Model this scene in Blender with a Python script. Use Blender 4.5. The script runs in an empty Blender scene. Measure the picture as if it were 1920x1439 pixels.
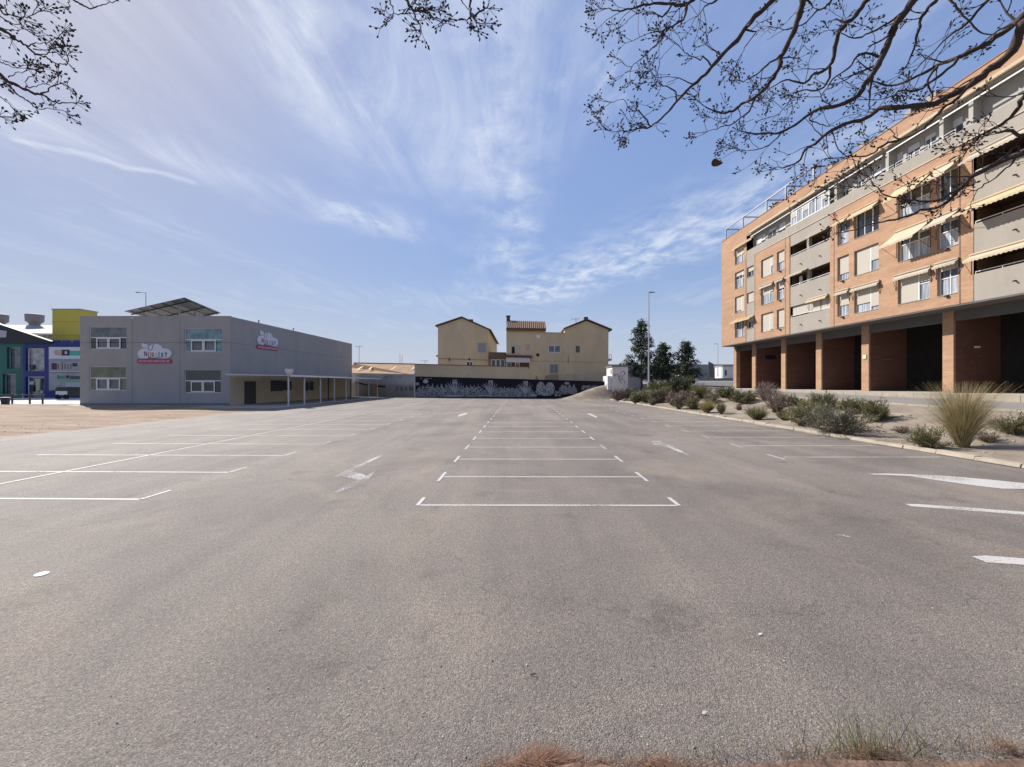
import bpy, math, random
from mathutils import Vector, Matrix, noise as mnoise
R = math.radians
random.seed(7)
scene = bpy.context.scene
COL = scene.collection

# ------------------------------------------------------------------ camera
F = 750.0            # focal length in photo pixels (1920 wide)
CH = 2.1             # camera height
cam_d = bpy.data.cameras.new('camera')
cam_d.sensor_fit = 'HORIZONTAL'; cam_d.sensor_width = 36.0
cam_d.lens = 36.0 * F / 1920.0
cam_d.clip_start = 0.05; cam_d.clip_end = 6000
cam = bpy.data.objects.new('camera', cam_d); COL.objects.link(cam)
cam.location = (0, 0, CH); cam.rotation_euler = (R(90), 0, 0)
scene.camera = cam

# ------------------------------------------------------------------ light
SUN_EL = 38.0
SUN_DIR = Vector((-0.77, 0.638, 0)).normalized()      # horizontal direction towards the sun
w = bpy.data.worlds.new('World'); scene.world = w; w.use_nodes = True
nt = w.node_tree; nt.nodes.clear()
N = nt.nodes.new; L = nt.links.new
out = N('ShaderNodeOutputWorld'); bg = N('ShaderNodeBackground')
sky = N('ShaderNodeTexSky'); sky.sky_type = 'NISHITA'; sky.sun_disc = False
sky.sun_elevation = R(SUN_EL); sky.sun_rotation = math.atan2(SUN_DIR.x, SUN_DIR.y)
sky.altitude = 0; sky.air_density = 1.0; sky.dust_density = 0.7; sky.ozone_density = 3.0
SKY_STRENGTH = 0.092
SKY_K = 0.55
def vmath(op, a, b=None):
    n = N('ShaderNodeVectorMath'); n.operation = op
    for i, s in enumerate((a, b)):
        if s is None: continue
        if isinstance(s, (tuple, list, Vector)): n.inputs[i].default_value = s
        elif isinstance(s, (int, float)): n.inputs['Scale'].default_value = s
        else:
            if op == 'SCALE' and i == 1: L(s, n.inputs['Scale'])
            else: L(s, n.inputs[i])
    return n.outputs['Value'] if op in ('DOT_PRODUCT', 'LENGTH', 'DISTANCE') else n.outputs['Vector']
def fmath(op, a, b=None, clamp=False):
    n = N('ShaderNodeMath'); n.operation = op; n.use_clamp = clamp
    for i, s in enumerate((a, b)):
        if s is None: continue
        if isinstance(s, (int, float)): n.inputs[i].default_value = s
        else: L(s, n.inputs[i])
    return n.outputs[0]
def smooth(v, a, b, lo=0.0, hi=1.0):
    n = N('ShaderNodeMapRange'); n.interpolation_type = 'SMOOTHSTEP'
    L(v, n.inputs['Value']); n.inputs['From Min'].default_value = a; n.inputs['From Max'].default_value = b
    n.inputs['To Min'].default_value = lo; n.inputs['To Max'].default_value = hi
    return n.outputs['Result']
tc = N('ShaderNodeTexCoord')
sep = N('ShaderNodeSeparateXYZ'); L(tc.outputs['Generated'], sep.inputs[0])
zc = fmath('MAXIMUM', sep.outputs['Z'], 0.03)
comb = N('ShaderNodeCombineXYZ')
L(fmath('DIVIDE', sep.outputs['X'], zc), comb.inputs[0]); L(fmath('DIVIDE', sep.outputs['Y'], zc), comb.inputs[1])
uv = comb.outputs[0]                                   # position on a cloud layer one unit overhead
def wnoise(scale, rot, stretch, detail=6, rough=0.6, dist=0.4, off=(0, 0, 0)):
    m = N('ShaderNodeMapping'); L(uv, m.inputs[0]); m.inputs['Rotation'].default_value = (0, 0, rot)
    m.inputs['Scale'].default_value = (scale, scale / stretch, 1); m.inputs['Location'].default_value = off
    n = N('ShaderNodeTexNoise'); L(m.outputs[0], n.inputs['Vector']); n.inputs['Scale'].default_value = 1
    n.inputs['Detail'].default_value = detail; n.inputs['Roughness'].default_value = rough; n.inputs['Distortion'].default_value = dist
    return n.outputs[0]
n_fine = wnoise(3.2, R(38), 4.0, 8, 0.68, 0.9)
n_big = wnoise(1.1, R(-25), 2.0, 4, 0.55, 0.6, (3.1, 1.7, 0))
n_puff = wnoise(5.0, R(60), 1.4, 8, 0.62, 0.3, (7, 2, 0))
warp = N('ShaderNodeTexNoise'); L(uv, warp.inputs['Vector']); warp.inputs['Scale'].default_value = 2.1; warp.inputs['Detail'].default_value = 4
uvw = vmath('ADD', uv, vmath('SCALE', vmath('SUBTRACT', warp.outputs['Color'], (0.5, 0.5, 0.5)), 0.55))
def band(a, b, width, amp, src, lo, hi, soft=0.0):
    A = Vector((a[0], a[1], 0)); B = Vector((b[0], b[1], 0)); D = B - A; ln = D.length
    rel = vmath('SUBTRACT', uvw, tuple(A))
    t = fmath('DIVIDE', vmath('DOT_PRODUCT', rel, tuple(D / ln)), ln)
    tcl = fmath('MINIMUM', fmath('MAXIMUM', t, 0.0), 1.0)
    cp = vmath('SCALE', tuple(D), tcl)
    d = vmath('LENGTH', vmath('SUBTRACT', rel, cp))
    m = smooth(d, width, 0.0)
    tex = smooth(src, lo, hi)
    return fmath('MULTIPLY', fmath('MULTIPLY', m, tex), amp)
bands = [
    band((-2.3, 1.0), (-0.75, 2.6), 0.32, 0.66, n_fine, 0.27, 0.82),
    band((-1.93, 1.74), (-1.66, 2.02), 0.07, 0.55, n_fine, 0.1, 0.6),
    band((-0.95, 0.7), (-0.30, 1.85), 0.62, 0.60, n_fine, 0.26, 0.86),
    band((-0.08, 0.9), (0.03, 3.4), 0.28, 0.55, n_puff, 0.30, 0.72),
    band((-1.0, 2.35), (-0.9, 2.5), 0.22, 0.7, n_puff, 0.42, 0.75),
    band((0.1, 4.6), (1.7, 1.9), 0.85, 0.82, n_puff, 0.34, 0.74),
    band((0.28, 1.38), (0.36, 1.42), 0.18, 0.5, n_puff, 0.45, 0.7),
    band((-0.45, 1.12), (-0.50, 1.16), 0.10, 0.6, n_puff, 0.3, 0.7),
]
tot = bands[0]
for b_ in bands[1:]: tot = fmath('ADD', tot, b_)
gen = fmath('MULTIPLY', fmath('MULTIPLY', smooth(n_big, 0.40, 0.72), smooth(n_fine, 0.34, 0.80)), 0.5)
tot = fmath('ADD', tot, gen)
tot = fmath('MULTIPLY', tot, smooth(sep.outputs['Z'], 0.02, 0.16))
tot = fmath('MINIMUM', tot, 0.9)
mix = N('ShaderNodeMix'); mix.data_type = 'RGBA'; L(tot, mix.inputs['Factor'])
tint = N('ShaderNodeMix'); tint.data_type = 'RGBA'; tint.blend_type = 'MULTIPLY'; tint.inputs['Factor'].default_value = 1.0
lum = vmath('DOT_PRODUCT', sky.outputs[0], (0.25, 0.55, 0.20))
soft = vmath('SCALE', sky.outputs[0], fmath('DIVIDE', 1.0 + SKY_K * 2.4, fmath('ADD', fmath('MULTIPLY', lum, SKY_K), 1.0)))   # gentle roll-off towards the glare
L(soft, tint.inputs['A']); tint.inputs['B'].default_value = (0.99, 1.0, 1.12, 1)
veil = N('ShaderNodeMix'); veil.data_type = 'RGBA'; veil.inputs['Factor'].default_value = 0.17
L(tint.outputs['Result'], veil.inputs['A']); veil.inputs['B'].default_value = (3.6, 4.1, 5.6, 1)      # thin high haze
L(veil.outputs['Result'], mix.inputs['A'])
mix.inputs['B'].default_value = (5.3, 5.7, 6.5, 1)
hz = N('ShaderNodeMix'); hz.data_type = 'RGBA'; L(smooth(sep.outputs['Z'], 0.30, -0.02, 0.0, 0.72), hz.inputs['Factor'])   # pale haze all round the horizon
L(mix.outputs['Result'], hz.inputs['A']); hz.inputs['B'].default_value = (4.1, 4.5, 5.5, 1)
L(hz.outputs['Result'], bg.inputs[0]); bg.inputs[1].default_value = SKY_STRENGTH
L(bg.outputs[0], out.inputs[0])

sun_d = bpy.data.lights.new('sun', 'SUN'); sun_d.energy = 4.7; sun_d.angle = R(0.53); sun_d.color = (1.0, 0.945, 0.87)
sun = bpy.data.objects.new('sun', sun_d); COL.objects.link(sun)
sv = Vector((SUN_DIR.x * math.cos(R(SUN_EL)), SUN_DIR.y * math.cos(R(SUN_EL)), math.sin(R(SUN_EL))))
sun.rotation_euler = sv.to_track_quat('Z', 'Y').to_euler(); sun.location = sv * 60
vs = scene.view_settings
vs.view_transform = 'Standard'; vs.look = 'None'; vs.gamma = 1; vs.use_curve_mapping = False
vs.exposure = 0.68

# ------------------------------------------------------------------ materials
MATS = {}
def mat(name, col, rough=0.85, var=0.12, scale=4.0, bump=0.0, bscale=60.0, spec=0.3, metal=0.0, col2=None, stretch=(1, 1, 1), island=0.0, detail=5, transl=0.0):
    if name in MATS: return MATS[name]
    m = bpy.data.materials.new(name); m.use_nodes = True
    t = m.node_tree; b = t.nodes['Principled BSDF']
    n = t.nodes.new; l = t.links.new
    b.inputs['Roughness'].default_value = rough; b.inputs['Metallic'].default_value = metal
    b.inputs['Specular IOR Level'].default_value = spec
    tcn = n('ShaderNodeTexCoord'); mp = n('ShaderNodeMapping'); l(tcn.outputs['Object'], mp.inputs[0]); mp.inputs['Scale'].default_value = stretch
    nz = n('ShaderNodeTexNoise'); l(mp.outputs[0], nz.inputs['Vector']); nz.inputs['Scale'].default_value = scale; nz.inputs['Detail'].default_value = detail; nz.inputs['Roughness'].default_value = 0.6
    rp = n('ShaderNodeValToRGB'); l(nz.outputs[0], rp.inputs[0])
    c = Vector(col)
    a_ = c * (1 - var); b_ = Vector(col2) if col2 else c * (1 + var)
    rp.color_ramp.elements[0].position = 0.3; rp.color_ramp.elements[1].position = 0.7
    rp.color_ramp.elements[0].color = (*a_, 1); rp.color_ramp.elements[1].color = (*b_, 1)
    col_out = rp.outputs[0]
    if island:
        g = n('ShaderNodeNewGeometry'); mr = n('ShaderNodeMapRange'); l(g.outputs['Random Per Island'], mr.inputs['Value'])
        mr.inputs['To Min'].default_value = 1 - island; mr.inputs['To Max'].default_value = 1 + island
        hs = n('ShaderNodeHueSaturation'); l(col_out, hs.inputs['Color']); l(mr.outputs[0], hs.inputs['Value'])
        col_out = hs.outputs[0]
    l(col_out, b.inputs['Base Color'])
    if bump:
        nb = n('ShaderNodeTexNoise'); l(mp.outputs[0], nb.inputs['Vector']); nb.inputs['Scale'].default_value = bscale; nb.inputs['Detail'].default_value = 4
        bp = n('ShaderNodeBump'); l(nb.outputs[0], bp.inputs['Height']); bp.inputs['Strength'].default_value = bump; bp.inputs['Distance'].default_value = 0.02
        l(bp.outputs[0], b.inputs['Normal'])
    if transl:
        tr = n('ShaderNodeBsdfTranslucent'); l(col_out, tr.inputs[0]); mx = n('ShaderNodeMixShader'); mx.inputs[0].default_value = transl
        l(b.outputs[0], mx.inputs[1]); l(tr.outputs[0], mx.inputs[2]); l(mx.outputs[0], t.nodes['Material Output'].inputs[0])
    MATS[name] = m
    return m

def nodes_of(m): return m.node_tree, m.node_tree.nodes.new, m.node_tree.links.new

def make_asphalt():
    m = bpy.data.materials.new('asphalt'); m.use_nodes = True
    t, n, l = nodes_of(m); b = t.nodes['Principled BSDF']
    tcn = n('ShaderNodeTexCoord'); P_ = tcn.outputs['Object']
    def nz(scale, detail, rough=0.6, dist=0.0, vec=None):
        x = n('ShaderNodeTexNoise'); l(vec or P_, x.inputs['Vector']); x.inputs['Scale'].default_value = scale; x.inputs['Detail'].default_value = detail
        x.inputs['Roughness'].default_value = rough; x.inputs['Distortion'].default_value = dist; return x.outputs[0]
    def ramp(v, stops):
        r = n('ShaderNodeValToRGB'); l(v, r.inputs[0]); e = r.color_ramp.elements
        while len(e) < len(stops): e.new(0.5)
        for i, (p, c) in enumerate(stops): e[i].position = p; e[i].color = (*c, 1)
        return r.outputs[0]
    def mixc(f, a, bb, mode='MIX'):
        x = n('ShaderNodeMix'); x.data_type = 'RGBA'; x.blend_type = mode
        if isinstance(f, float): x.inputs['Factor'].default_value = f
        else: l(f, x.inputs['Factor'])
        for s, v in (('A', a), ('B', bb)):
            if isinstance(v, tuple): x.inputs[s].default_value = (*v, 1)
            else: l(v, x.inputs[s])
        return x.outputs['Result']
    base = ramp(nz(0.22, 5, 0.6, 0.5), [(0.28, (0.150, 0.130, 0.115)), (0.50, (0.203, 0.177, 0.155)), (0.72, (0.244, 0.210, 0.180))])
    # stretched tyre-polished lanes along the driving direction
    mp = n('ShaderNodeMapping'); l(P_, mp.inputs[0]); mp.inputs['Scale'].default_value = (0.9, 0.06, 1)
    lane = nz(1.0, 4, 0.55, 0.3, mp.outputs[0])
    base = mixc(1.0, base, ramp(lane, [(0.32, (0.80, 0.80, 0.81)), (0.66, (1.10, 1.09, 1.07))]), 'MULTIPLY')
    # sandy dust drifts
    dust = ramp(nz(0.33, 7, 0.68, 1.0), [(0.50, (0, 0, 0)), (0.74, (0.75, 0.75, 0.75))])
    base = mixc(dust, base, (0.290, 0.236, 0.186))
    # oil stains
    oil = ramp(nz(0.9, 5, 0.6, 0.6), [(0.58, (1, 1, 1)), (0.74, (0.68, 0.67, 0.67))])
    base = mixc(1.0, base, oil, 'MULTIPLY')
    # aggregate
    vo = n('ShaderNodeTexVoronoi'); l(P_, vo.inputs['Vector']); vo.inputs['Scale'].default_value = 140
    sepc = n('ShaderNodeSeparateColor'); l(vo.outputs['Color'], sepc.inputs[0])
    agg = ramp(sepc.outputs[0], [(0.0, (0.50, 0.50, 0.51)), (0.45, (0.92, 0.92, 0.92)), (0.85, (1.22, 1.20, 1.17)), (1.0, (1.75, 1.72, 1.66))])
    base = mixc(0.9, base, agg, 'MULTIPLY')
    crk = n('ShaderNodeTexVoronoi'); crk.feature = 'DISTANCE_TO_EDGE'; wv_ = n('ShaderNodeTexNoise'); l(P_, wv_.inputs['Vector']); wv_.inputs['Scale'].default_value = 1.5; wv_.inputs['Detail'].default_value = 5
    va_ = n('ShaderNodeVectorMath'); va_.operation = 'MULTIPLY_ADD'; l(wv_.outputs['Color'], va_.inputs[0]); va_.inputs[1].default_value = (1.6, 1.6, 0); l(P_, va_.inputs[2]); l(va_.outputs[0], crk.inputs['Vector']); crk.inputs['Scale'].default_value = 0.16
    base = mixc(1.0, base, ramp(crk.outputs[0], [(0.0, (0.80, 0.79, 0.78)), (0.003, (1, 1, 1))]), 'MULTIPLY')
    gran = ramp(nz(26, 6, 0.75), [(0.3, (0.66, 0.66, 0.66)), (0.7, (1.30, 1.29, 1.27))])
    base = mixc(0.75, base, gran, 'MULTIPLY')
    l(base, b.inputs['Base Color']); b.inputs['Roughness'].default_value = 0.78; b.inputs['Specular IOR Level'].default_value = 0.4
    bp = n('ShaderNodeBump'); l(vo.outputs['Distance'], bp.inputs['Height']); bp.inputs['Strength'].default_value = 0.55; bp.inputs['Distance'].default_value = 0.012; bp.invert = True
    bp2 = n('ShaderNodeBump'); l(nz(30, 5, 0.7), bp2.inputs['Height']); bp2.inputs['Strength'].default_value = 0.6; bp2.inputs['Distance'].default_value = 0.02; l(bp.outputs[0], bp2.inputs['Normal'])
    l(bp2.outputs[0], b.inputs['Normal'])
    MATS['asphalt'] = m; return m

def make_paint(name='road_paint', thr=0.34, col=(0.47, 0.45, 0.42)):
    m = bpy.data.materials.new(name); m.use_nodes = True
    t, n, l = nodes_of(m); b = t.nodes['Principled BSDF']; o = t.nodes['Material Output']
    tcn = n('ShaderNodeTexCoord')
    a = n('ShaderNodeTexNoise'); l(tcn.outputs['Object'], a.inputs['Vector']); a.inputs['Scale'].default_value = 28; a.inputs['Detail'].default_value = 6; a.inputs['Roughness'].default_value = 0.7
    c = n('ShaderNodeTexNoise'); l(tcn.outputs['Object'], c.inputs['Vector']); c.inputs['Scale'].default_value = 1.1; c.inputs['Detail'].default_value = 3
    s = n('ShaderNodeMath'); s.operation = 'ADD'; l(a.outputs[0], s.inputs[0])
    s2 = n('ShaderNodeMath'); s2.operation = 'MULTIPLY'; l(c.outputs[0], s2.inputs[0]); s2.inputs[1].default_value = 0.6; l(s2.outputs[0], s.inputs[1])
    mr = n('ShaderNodeMapRange'); l(s.outputs[0], mr.inputs['Value']); mr.inputs['From Min'].default_value = thr + 0.22; mr.inputs['From Max'].default_value = thr + 0.42
    tr = n('ShaderNodeBsdfTransparent'); mx = n('ShaderNodeMixShader'); l(mr.outputs[0], mx.inputs[0]); l(tr.outputs[0], mx.inputs[1]); l(b.outputs[0], mx.inputs[2]); l(mx.outputs[0], o.inputs[0])
    b.inputs['Base Color'].default_value = (*col, 1); b.inputs['Roughness'].default_value = 0.7
    MATS[name] = m; return m

def make_brick(name='brick_facade', c1=(0.405, 0.242, 0.147), c2=(0.335, 0.190, 0.110), mo=(0.40, 0.29, 0.205), axis='YZ'):
    m = bpy.data.materials.new(name); m.use_nodes = True
    t, n, l = nodes_of(m); b = t.nodes['Principled BSDF']
    tcn = n('ShaderNodeTexCoord'); sp = n('ShaderNodeSeparateXYZ'); l(tcn.outputs['Object'], sp.inputs[0])
    cb = n('ShaderNodeCombineXYZ')
    if axis == 'YZ':
        ad = n('ShaderNodeMath'); ad.operation = 'ADD'; l(sp.outputs['Y'], ad.inputs[0]); l(sp.outputs['X'], ad.inputs[1]); l(ad.outputs[0], cb.inputs[0])
    l(sp.outputs['Z'], cb.inputs[1])
    br = n('ShaderNodeTexBrick'); l(cb.outputs[0], br.inputs['Vector']); br.inputs['Scale'].default_value = 1.0
    br.inputs['Brick Width'].default_value = 0.25; br.inputs['Row Height'].default_value = 0.062; br.inputs['Mortar Size'].default_value = 0.005; br.inputs['Bias'].default_value = 0.0
    br.inputs['Color1'].default_value = (*c1, 1); br.inputs['Color2'].default_value = (*c2, 1); br.inputs['Mortar'].default_value = (*mo, 1)
    mp = n('ShaderNodeMapping'); l(tcn.outputs['Object'], mp.inputs[0]); mp.inputs['Scale'].default_value = (1, 0.35, 2.2)
    nz = n('ShaderNodeTexNoise'); l(mp.outputs[0], nz.inputs['Vector']); nz.inputs['Scale'].default_value = 1.2; nz.inputs['Detail'].default_value = 6
    rp = n('ShaderNodeValToRGB'); l(nz.outputs[0], rp.inputs[0]); rp.color_ramp.elements[0].position = 0.3; rp.color_ramp.elements[0].color = (0.88, 0.86, 0.84, 1); rp.color_ramp.elements[1].position = 0.7; rp.color_ramp.elements[1].color = (1.1, 1.1, 1.1, 1)
    mx = n('ShaderNodeMix'); mx.data_type = 'RGBA'; mx.blend_type = 'MULTIPLY'; mx.inputs['Factor'].default_value = 1
    l(br.outputs[0], mx.inputs['A']); l(rp.outputs[0], mx.inputs['B']); l(mx.outputs['Result'], b.inputs['Base Color'])
    bp = n('ShaderNodeBump'); l(br.outputs['Fac'], bp.inputs['Height']); bp.invert = True; bp.inputs['Strength'].default_value = 0.4; bp.inputs['Distance'].default_value = 0.01; l(bp.outputs[0], b.inputs['Normal'])
    b.inputs['Roughness'].default_value = 0.9
    MATS[name] = m; return m

def make_glass(name, col, rough=0.06):
    m = bpy.data.materials.new(name); m.use_nodes = True
    t, n, l = nodes_of(m); b = t.nodes['Principled BSDF']
    tcn = n('ShaderNodeTexCoord'); nz = n('ShaderNodeTexNoise'); l(tcn.outputs['Object'], nz.inputs['Vector']); nz.inputs['Scale'].default_value = 1.4; nz.inputs['Detail'].default_value = 3
    rp = n('ShaderNodeValToRGB'); l(nz.outputs[0], rp.inputs[0]); c = Vector(col)
    rp.color_ramp.elements[0].position = 0.35; rp.color_ramp.elements[0].color = (*(c * 0.6), 1); rp.color_ramp.elements[1].position = 0.65; rp.color_ramp.elements[1].color = (*(c * 1.3), 1)
    l(rp.outputs[0], b.inputs['Base Color']); b.inputs['Roughness'].default_value = rough; b.inputs['Specular IOR Level'].default_value = 0.7
    MATS[name] = m; return m

def make_curtain():
    m = bpy.data.materials.new('curtained_glass'); m.use_nodes = True
    t, n, l = nodes_of(m); b = t.nodes['Principled BSDF']
    tcn = n('ShaderNodeTexCoord'); mp = n('ShaderNodeMapping'); l(tcn.outputs['Object'], mp.inputs[0]); mp.inputs['Scale'].default_value = (7, 7, 0.4)
    nz = n('ShaderNodeTexNoise'); l(mp.outputs[0], nz.inputs['Vector']); nz.inputs['Scale'].default_value = 1.0; nz.inputs['Detail'].default_value = 3
    rp = n('ShaderNodeValToRGB'); l(nz.outputs[0], rp.inputs[0])
    rp.color_ramp.elements[0].position = 0.38; rp.color_ramp.elements[0].color = (0.16, 0.18, 0.21, 1); rp.color_ramp.elements[1].position = 0.62; rp.color_ramp.elements[1].color = (0.40, 0.43, 0.47, 1)
    l(rp.outputs[0], b.inputs['Base Color']); b.inputs['Roughness'].default_value = 0.12; b.inputs['Specular IOR Level'].default_value = 0.6
    MATS['curtained_glass'] = m; return m

ASPH = make_asphalt(); PAINT = make_paint(); PAINT_WORN = make_paint('worn_road_paint', 0.47, (0.44, 0.43, 0.41))
BRICK = make_brick(); BRICK_SHADE = make_brick('shaded_brick', (0.145, 0.062, 0.042), (0.115, 0.047, 0.032), (0.13, 0.075, 0.055))  # second brick is the facade brick with the arcade's shade put into its colour
GL_DARK = make_glass('dark_glass', (0.02, 0.024, 0.03)); GL_TEAL = make_glass('teal_glass', (0.13, 0.23, 0.25), 0.15); GL_GREY = make_glass('grey_glass', (0.10, 0.115, 0.13), 0.12)
GL_GREEN = make_glass('green_glass', (0.10, 0.12, 0.07), 0.12); CURT = make_curtain()
STUCCO = mat('grey_stucco', (0.31, 0.278, 0.24), 0.9, 0.07, 1.2, 0.15, 40, stretch=(1, 1, 0.5))
CONC = mat('concrete_panel', (0.325, 0.315, 0.305), 0.88, 0.07, 0.7, 0.15, 30, stretch=(1.2, 1.2, 0.7), detail=9)
CREAM = mat('cream_render', (0.60, 0.53, 0.40), 0.9, 0.08, 1.1, 0.1)
BEIGE = mat('beige_render', (0.55, 0.435, 0.28), 0.92, 0.11, 0.5, 0.12, 25, stretch=(1, 1, 0.45))
BEIGE2 = mat('beige_wall_render', (0.50, 0.40, 0.265), 0.92, 0.11, 0.6, 0.12, 25, stretch=(1, 1, 0.5))
WHITE = mat('white_aluminium', (0.66, 0.66, 0.66), 0.5, 0.04, 3)
SHUT = mat('roller_shutter', (0.42, 0.385, 0.325), 0.7, 0.05, 2.0, 0.25, 1.0, stretch=(0.2, 0.2, 18))
AWN = mat('awning_canvas', (0.60, 0.50, 0.365), 0.9, 0.08, 2.5, transl=0.25)
AWN2 = mat('faded_awning_canvas', (0.50, 0.44, 0.35), 0.9, 0.10, 2.0, transl=0.2)
AWN3 = mat('warm_awning_canvas', (0.62, 0.49, 0.32), 0.9, 0.10, 2.0, transl=0.25)
DARKMETAL = mat('dark_metal', (0.05, 0.05, 0.055), 0.5, 0.1, 6, metal=0.3)
GREYMETAL = mat('galvanised_steel', (0.33, 0.34, 0.36), 0.5, 0.08, 5, metal=0.4)
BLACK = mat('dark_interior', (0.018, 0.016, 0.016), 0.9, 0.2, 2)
TILE = mat('roof_tile', (0.155, 0.092, 0.065), 0.9, 0.25, 2.5, island=0.25)
SOIL = mat('sandy_soil', (0.235, 0.195, 0.15), 0.95, 0.28, 0.9, 1.0, 7, detail=10)
EARTH = mat('orange_earth', (0.215, 0.130, 0.080), 0.95, 0.15, 0.75, 1.0, 5, col2=(0.345, 0.265, 0.185), detail=12, stretch=(0.35, 1.3, 1))
PAVE = mat('pale_pavement', (0.36, 0.335, 0.295), 0.9, 0.10, 0.8, 0.2, 30, detail=8)
KERB = mat('kerb_concrete', (0.33, 0.285, 0.225), 0.92, 0.18, 2.2, 0.5, 25, detail=8)

# ------------------------------------------------------------------ mesh helpers
WORLD = {}
def wl(o): return WORLD.get(o.name, Vector((0, 0, 0)))
def tag(o, label=None, cat=None, group=None, kind=None):
    if label: o['label'] = label
    if cat: o['category'] = cat
    if group: o['group'] = group
    if kind: o['kind'] = kind
    return o
def empty(name, loc, label, cat, group=None):
    o = bpy.data.objects.new(name, None); COL.objects.link(o); o.location = loc; o.empty_display_size = 0.3
    WORLD[o.name] = Vector(loc)
    return tag(o, label, cat, group)
class MB:
    def __init__(s): s.v = []; s.f = []
    def quad(s, a, b, c, d):
        i = len(s.v); s.v += [tuple(a), tuple(b), tuple(c), tuple(d)]; s.f.append((i, i + 1, i + 2, i + 3)); return s
    def poly(s, pts):
        i = len(s.v); s.v += [tuple(p) for p in pts]; s.f.append(tuple(range(i, i + len(pts)))); return s
    def tri(s, a, b, c): return s.poly((a, b, c))
    def box(s, x0, x1, y0, y1, z0, z1):
        i = len(s.v)
        s.v += [(x0, y0, z0), (x1, y0, z0), (x1, y1, z0), (x0, y1, z0), (x0, y0, z1), (x1, y0, z1), (x1, y1, z1), (x0, y1, z1)]
        for f in ((0, 3, 2, 1), (4, 5, 6, 7), (0, 1, 5, 4), (1, 2, 6, 5), (2, 3, 7, 6), (3, 0, 4, 7)): s.f.append(tuple(i + k for k in f))
        return s
    def hexa(s, p):          # 8 points: bottom 4, top 4
        i = len(s.v); s.v += [tuple(q) for q in p]
        for f in ((0, 3, 2, 1), (4, 5, 6, 7), (0, 1, 5, 4), (1, 2, 6, 5), (2, 3, 7, 6), (3, 0, 4, 7)): s.f.append(tuple(i + k for k in f))
        return s
    def prism(s, pts, off):  # polygon extruded along a vector
        i = len(s.v); k = len(pts); off = Vector(off)
        s.v += [tuple(p) for p in pts] + [tuple(Vector(p) + off) for p in pts]
        s.f.append(tuple(range(i + k - 1, i - 1, -1))); s.f.append(tuple(range(i + k, i + 2 * k)))
        for a in range(k): b = (a + 1) % k; s.f.append((i + a, i + b, i + k + b, i + k + a))
        return s
    def tube(s, pts, rad, n=6, cap=True):
        pts = [Vector(p) for p in pts]
        if isinstance(rad, (int, float)): rad = [rad] * len(pts)
        base = len(s.v); prev = None
        for k, p in enumerate(pts):
            d = (pts[min(k + 1, len(pts) - 1)] - pts[max(k - 1, 0)])
            if d.length < 1e-9: d = Vector((0, 0, 1))
            d.normalize()
            u = d.orthogonal().normalized() if prev is None else (prev - d * prev.dot(d))
            if u.length < 1e-6: u = d.orthogonal()
            u.normalize(); prev = u; vv = d.cross(u)
            for a in range(n):
                an = 2 * math.pi * a / n; q = p + (u * math.cos(an) + vv * math.sin(an)) * rad[k]; s.v.append(tuple(q))
        for k in range(len(pts) - 1):
            for a in range(n):
                b = (a + 1) % n; i0 = base + k * n; i1 = i0 + n
                s.f.append((i0 + a, i0 + b, i1 + b, i1 + a))
        if cap:
            s.f.append(tuple(base + a for a in range(n - 1, -1, -1))); e = base + (len(pts) - 1) * n; s.f.append(tuple(e + a for a in range(n)))
        return s
    def bar(s, a, b, r): return s.tube([a, b], r, 4)
    def blob(s, c, rx, ry, rz, rot=None):   # stretched octahedron
        c = Vector(c); ax = [Vector((rx, 0, 0)), Vector((0, ry, 0)), Vector((0, 0, rz))]
        if rot: ax = [rot @ a for a in ax]
        i = len(s.v); s.v += [tuple(c + ax[0]), tuple(c + ax[1]), tuple(c - ax[0]), tuple(c - ax[1]), tuple(c + ax[2]), tuple(c - ax[2])]
        for a in range(4):
            b = (a + 1) % 4; s.f.append((i + a, i + b, i + 4)); s.f.append((i + b, i + a, i + 5))
        return s
    def build(s, name, m, parent=None, smooth=False):
        me = bpy.data.meshes.new(name); me.from_pydata(s.v, [], s.f); me.update()
        if smooth: me.polygons.foreach_set('use_smooth', [True] * len(me.polygons))
        me.materials.append(m if not isinstance(m, str) else MATS[m])
        o = bpy.data.objects.new(name, me); COL.objects.link(o)
        if parent is not None:
            o.parent = parent; o.location = -wl(parent)
        WORLD[o.name] = Vector((0, 0, 0))
        return o
def P(px, py, Y): return Vector(((px - 960) / F * Y, Y, CH + (720 - py) / F * Y))
def G(px, py, z=0.0):
    Y = (CH - z) * F / (py - 720); return Vector(((px - 960) / F * Y, Y, z))
def lerp(a, b, t): return a + (b - a) * t
def interp(x, xs, ys):
    if x <= xs[0]: return ys[0]
    for i in range(len(xs) - 1):
        if x <= xs[i + 1]: return lerp(ys[i], ys[i + 1], (x - xs[i]) / (xs[i + 1] - xs[i]))
    return ys[-1]
def sstep(t): t = max(0, min(1, t)); return t * t * (3 - 2 * t)
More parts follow.
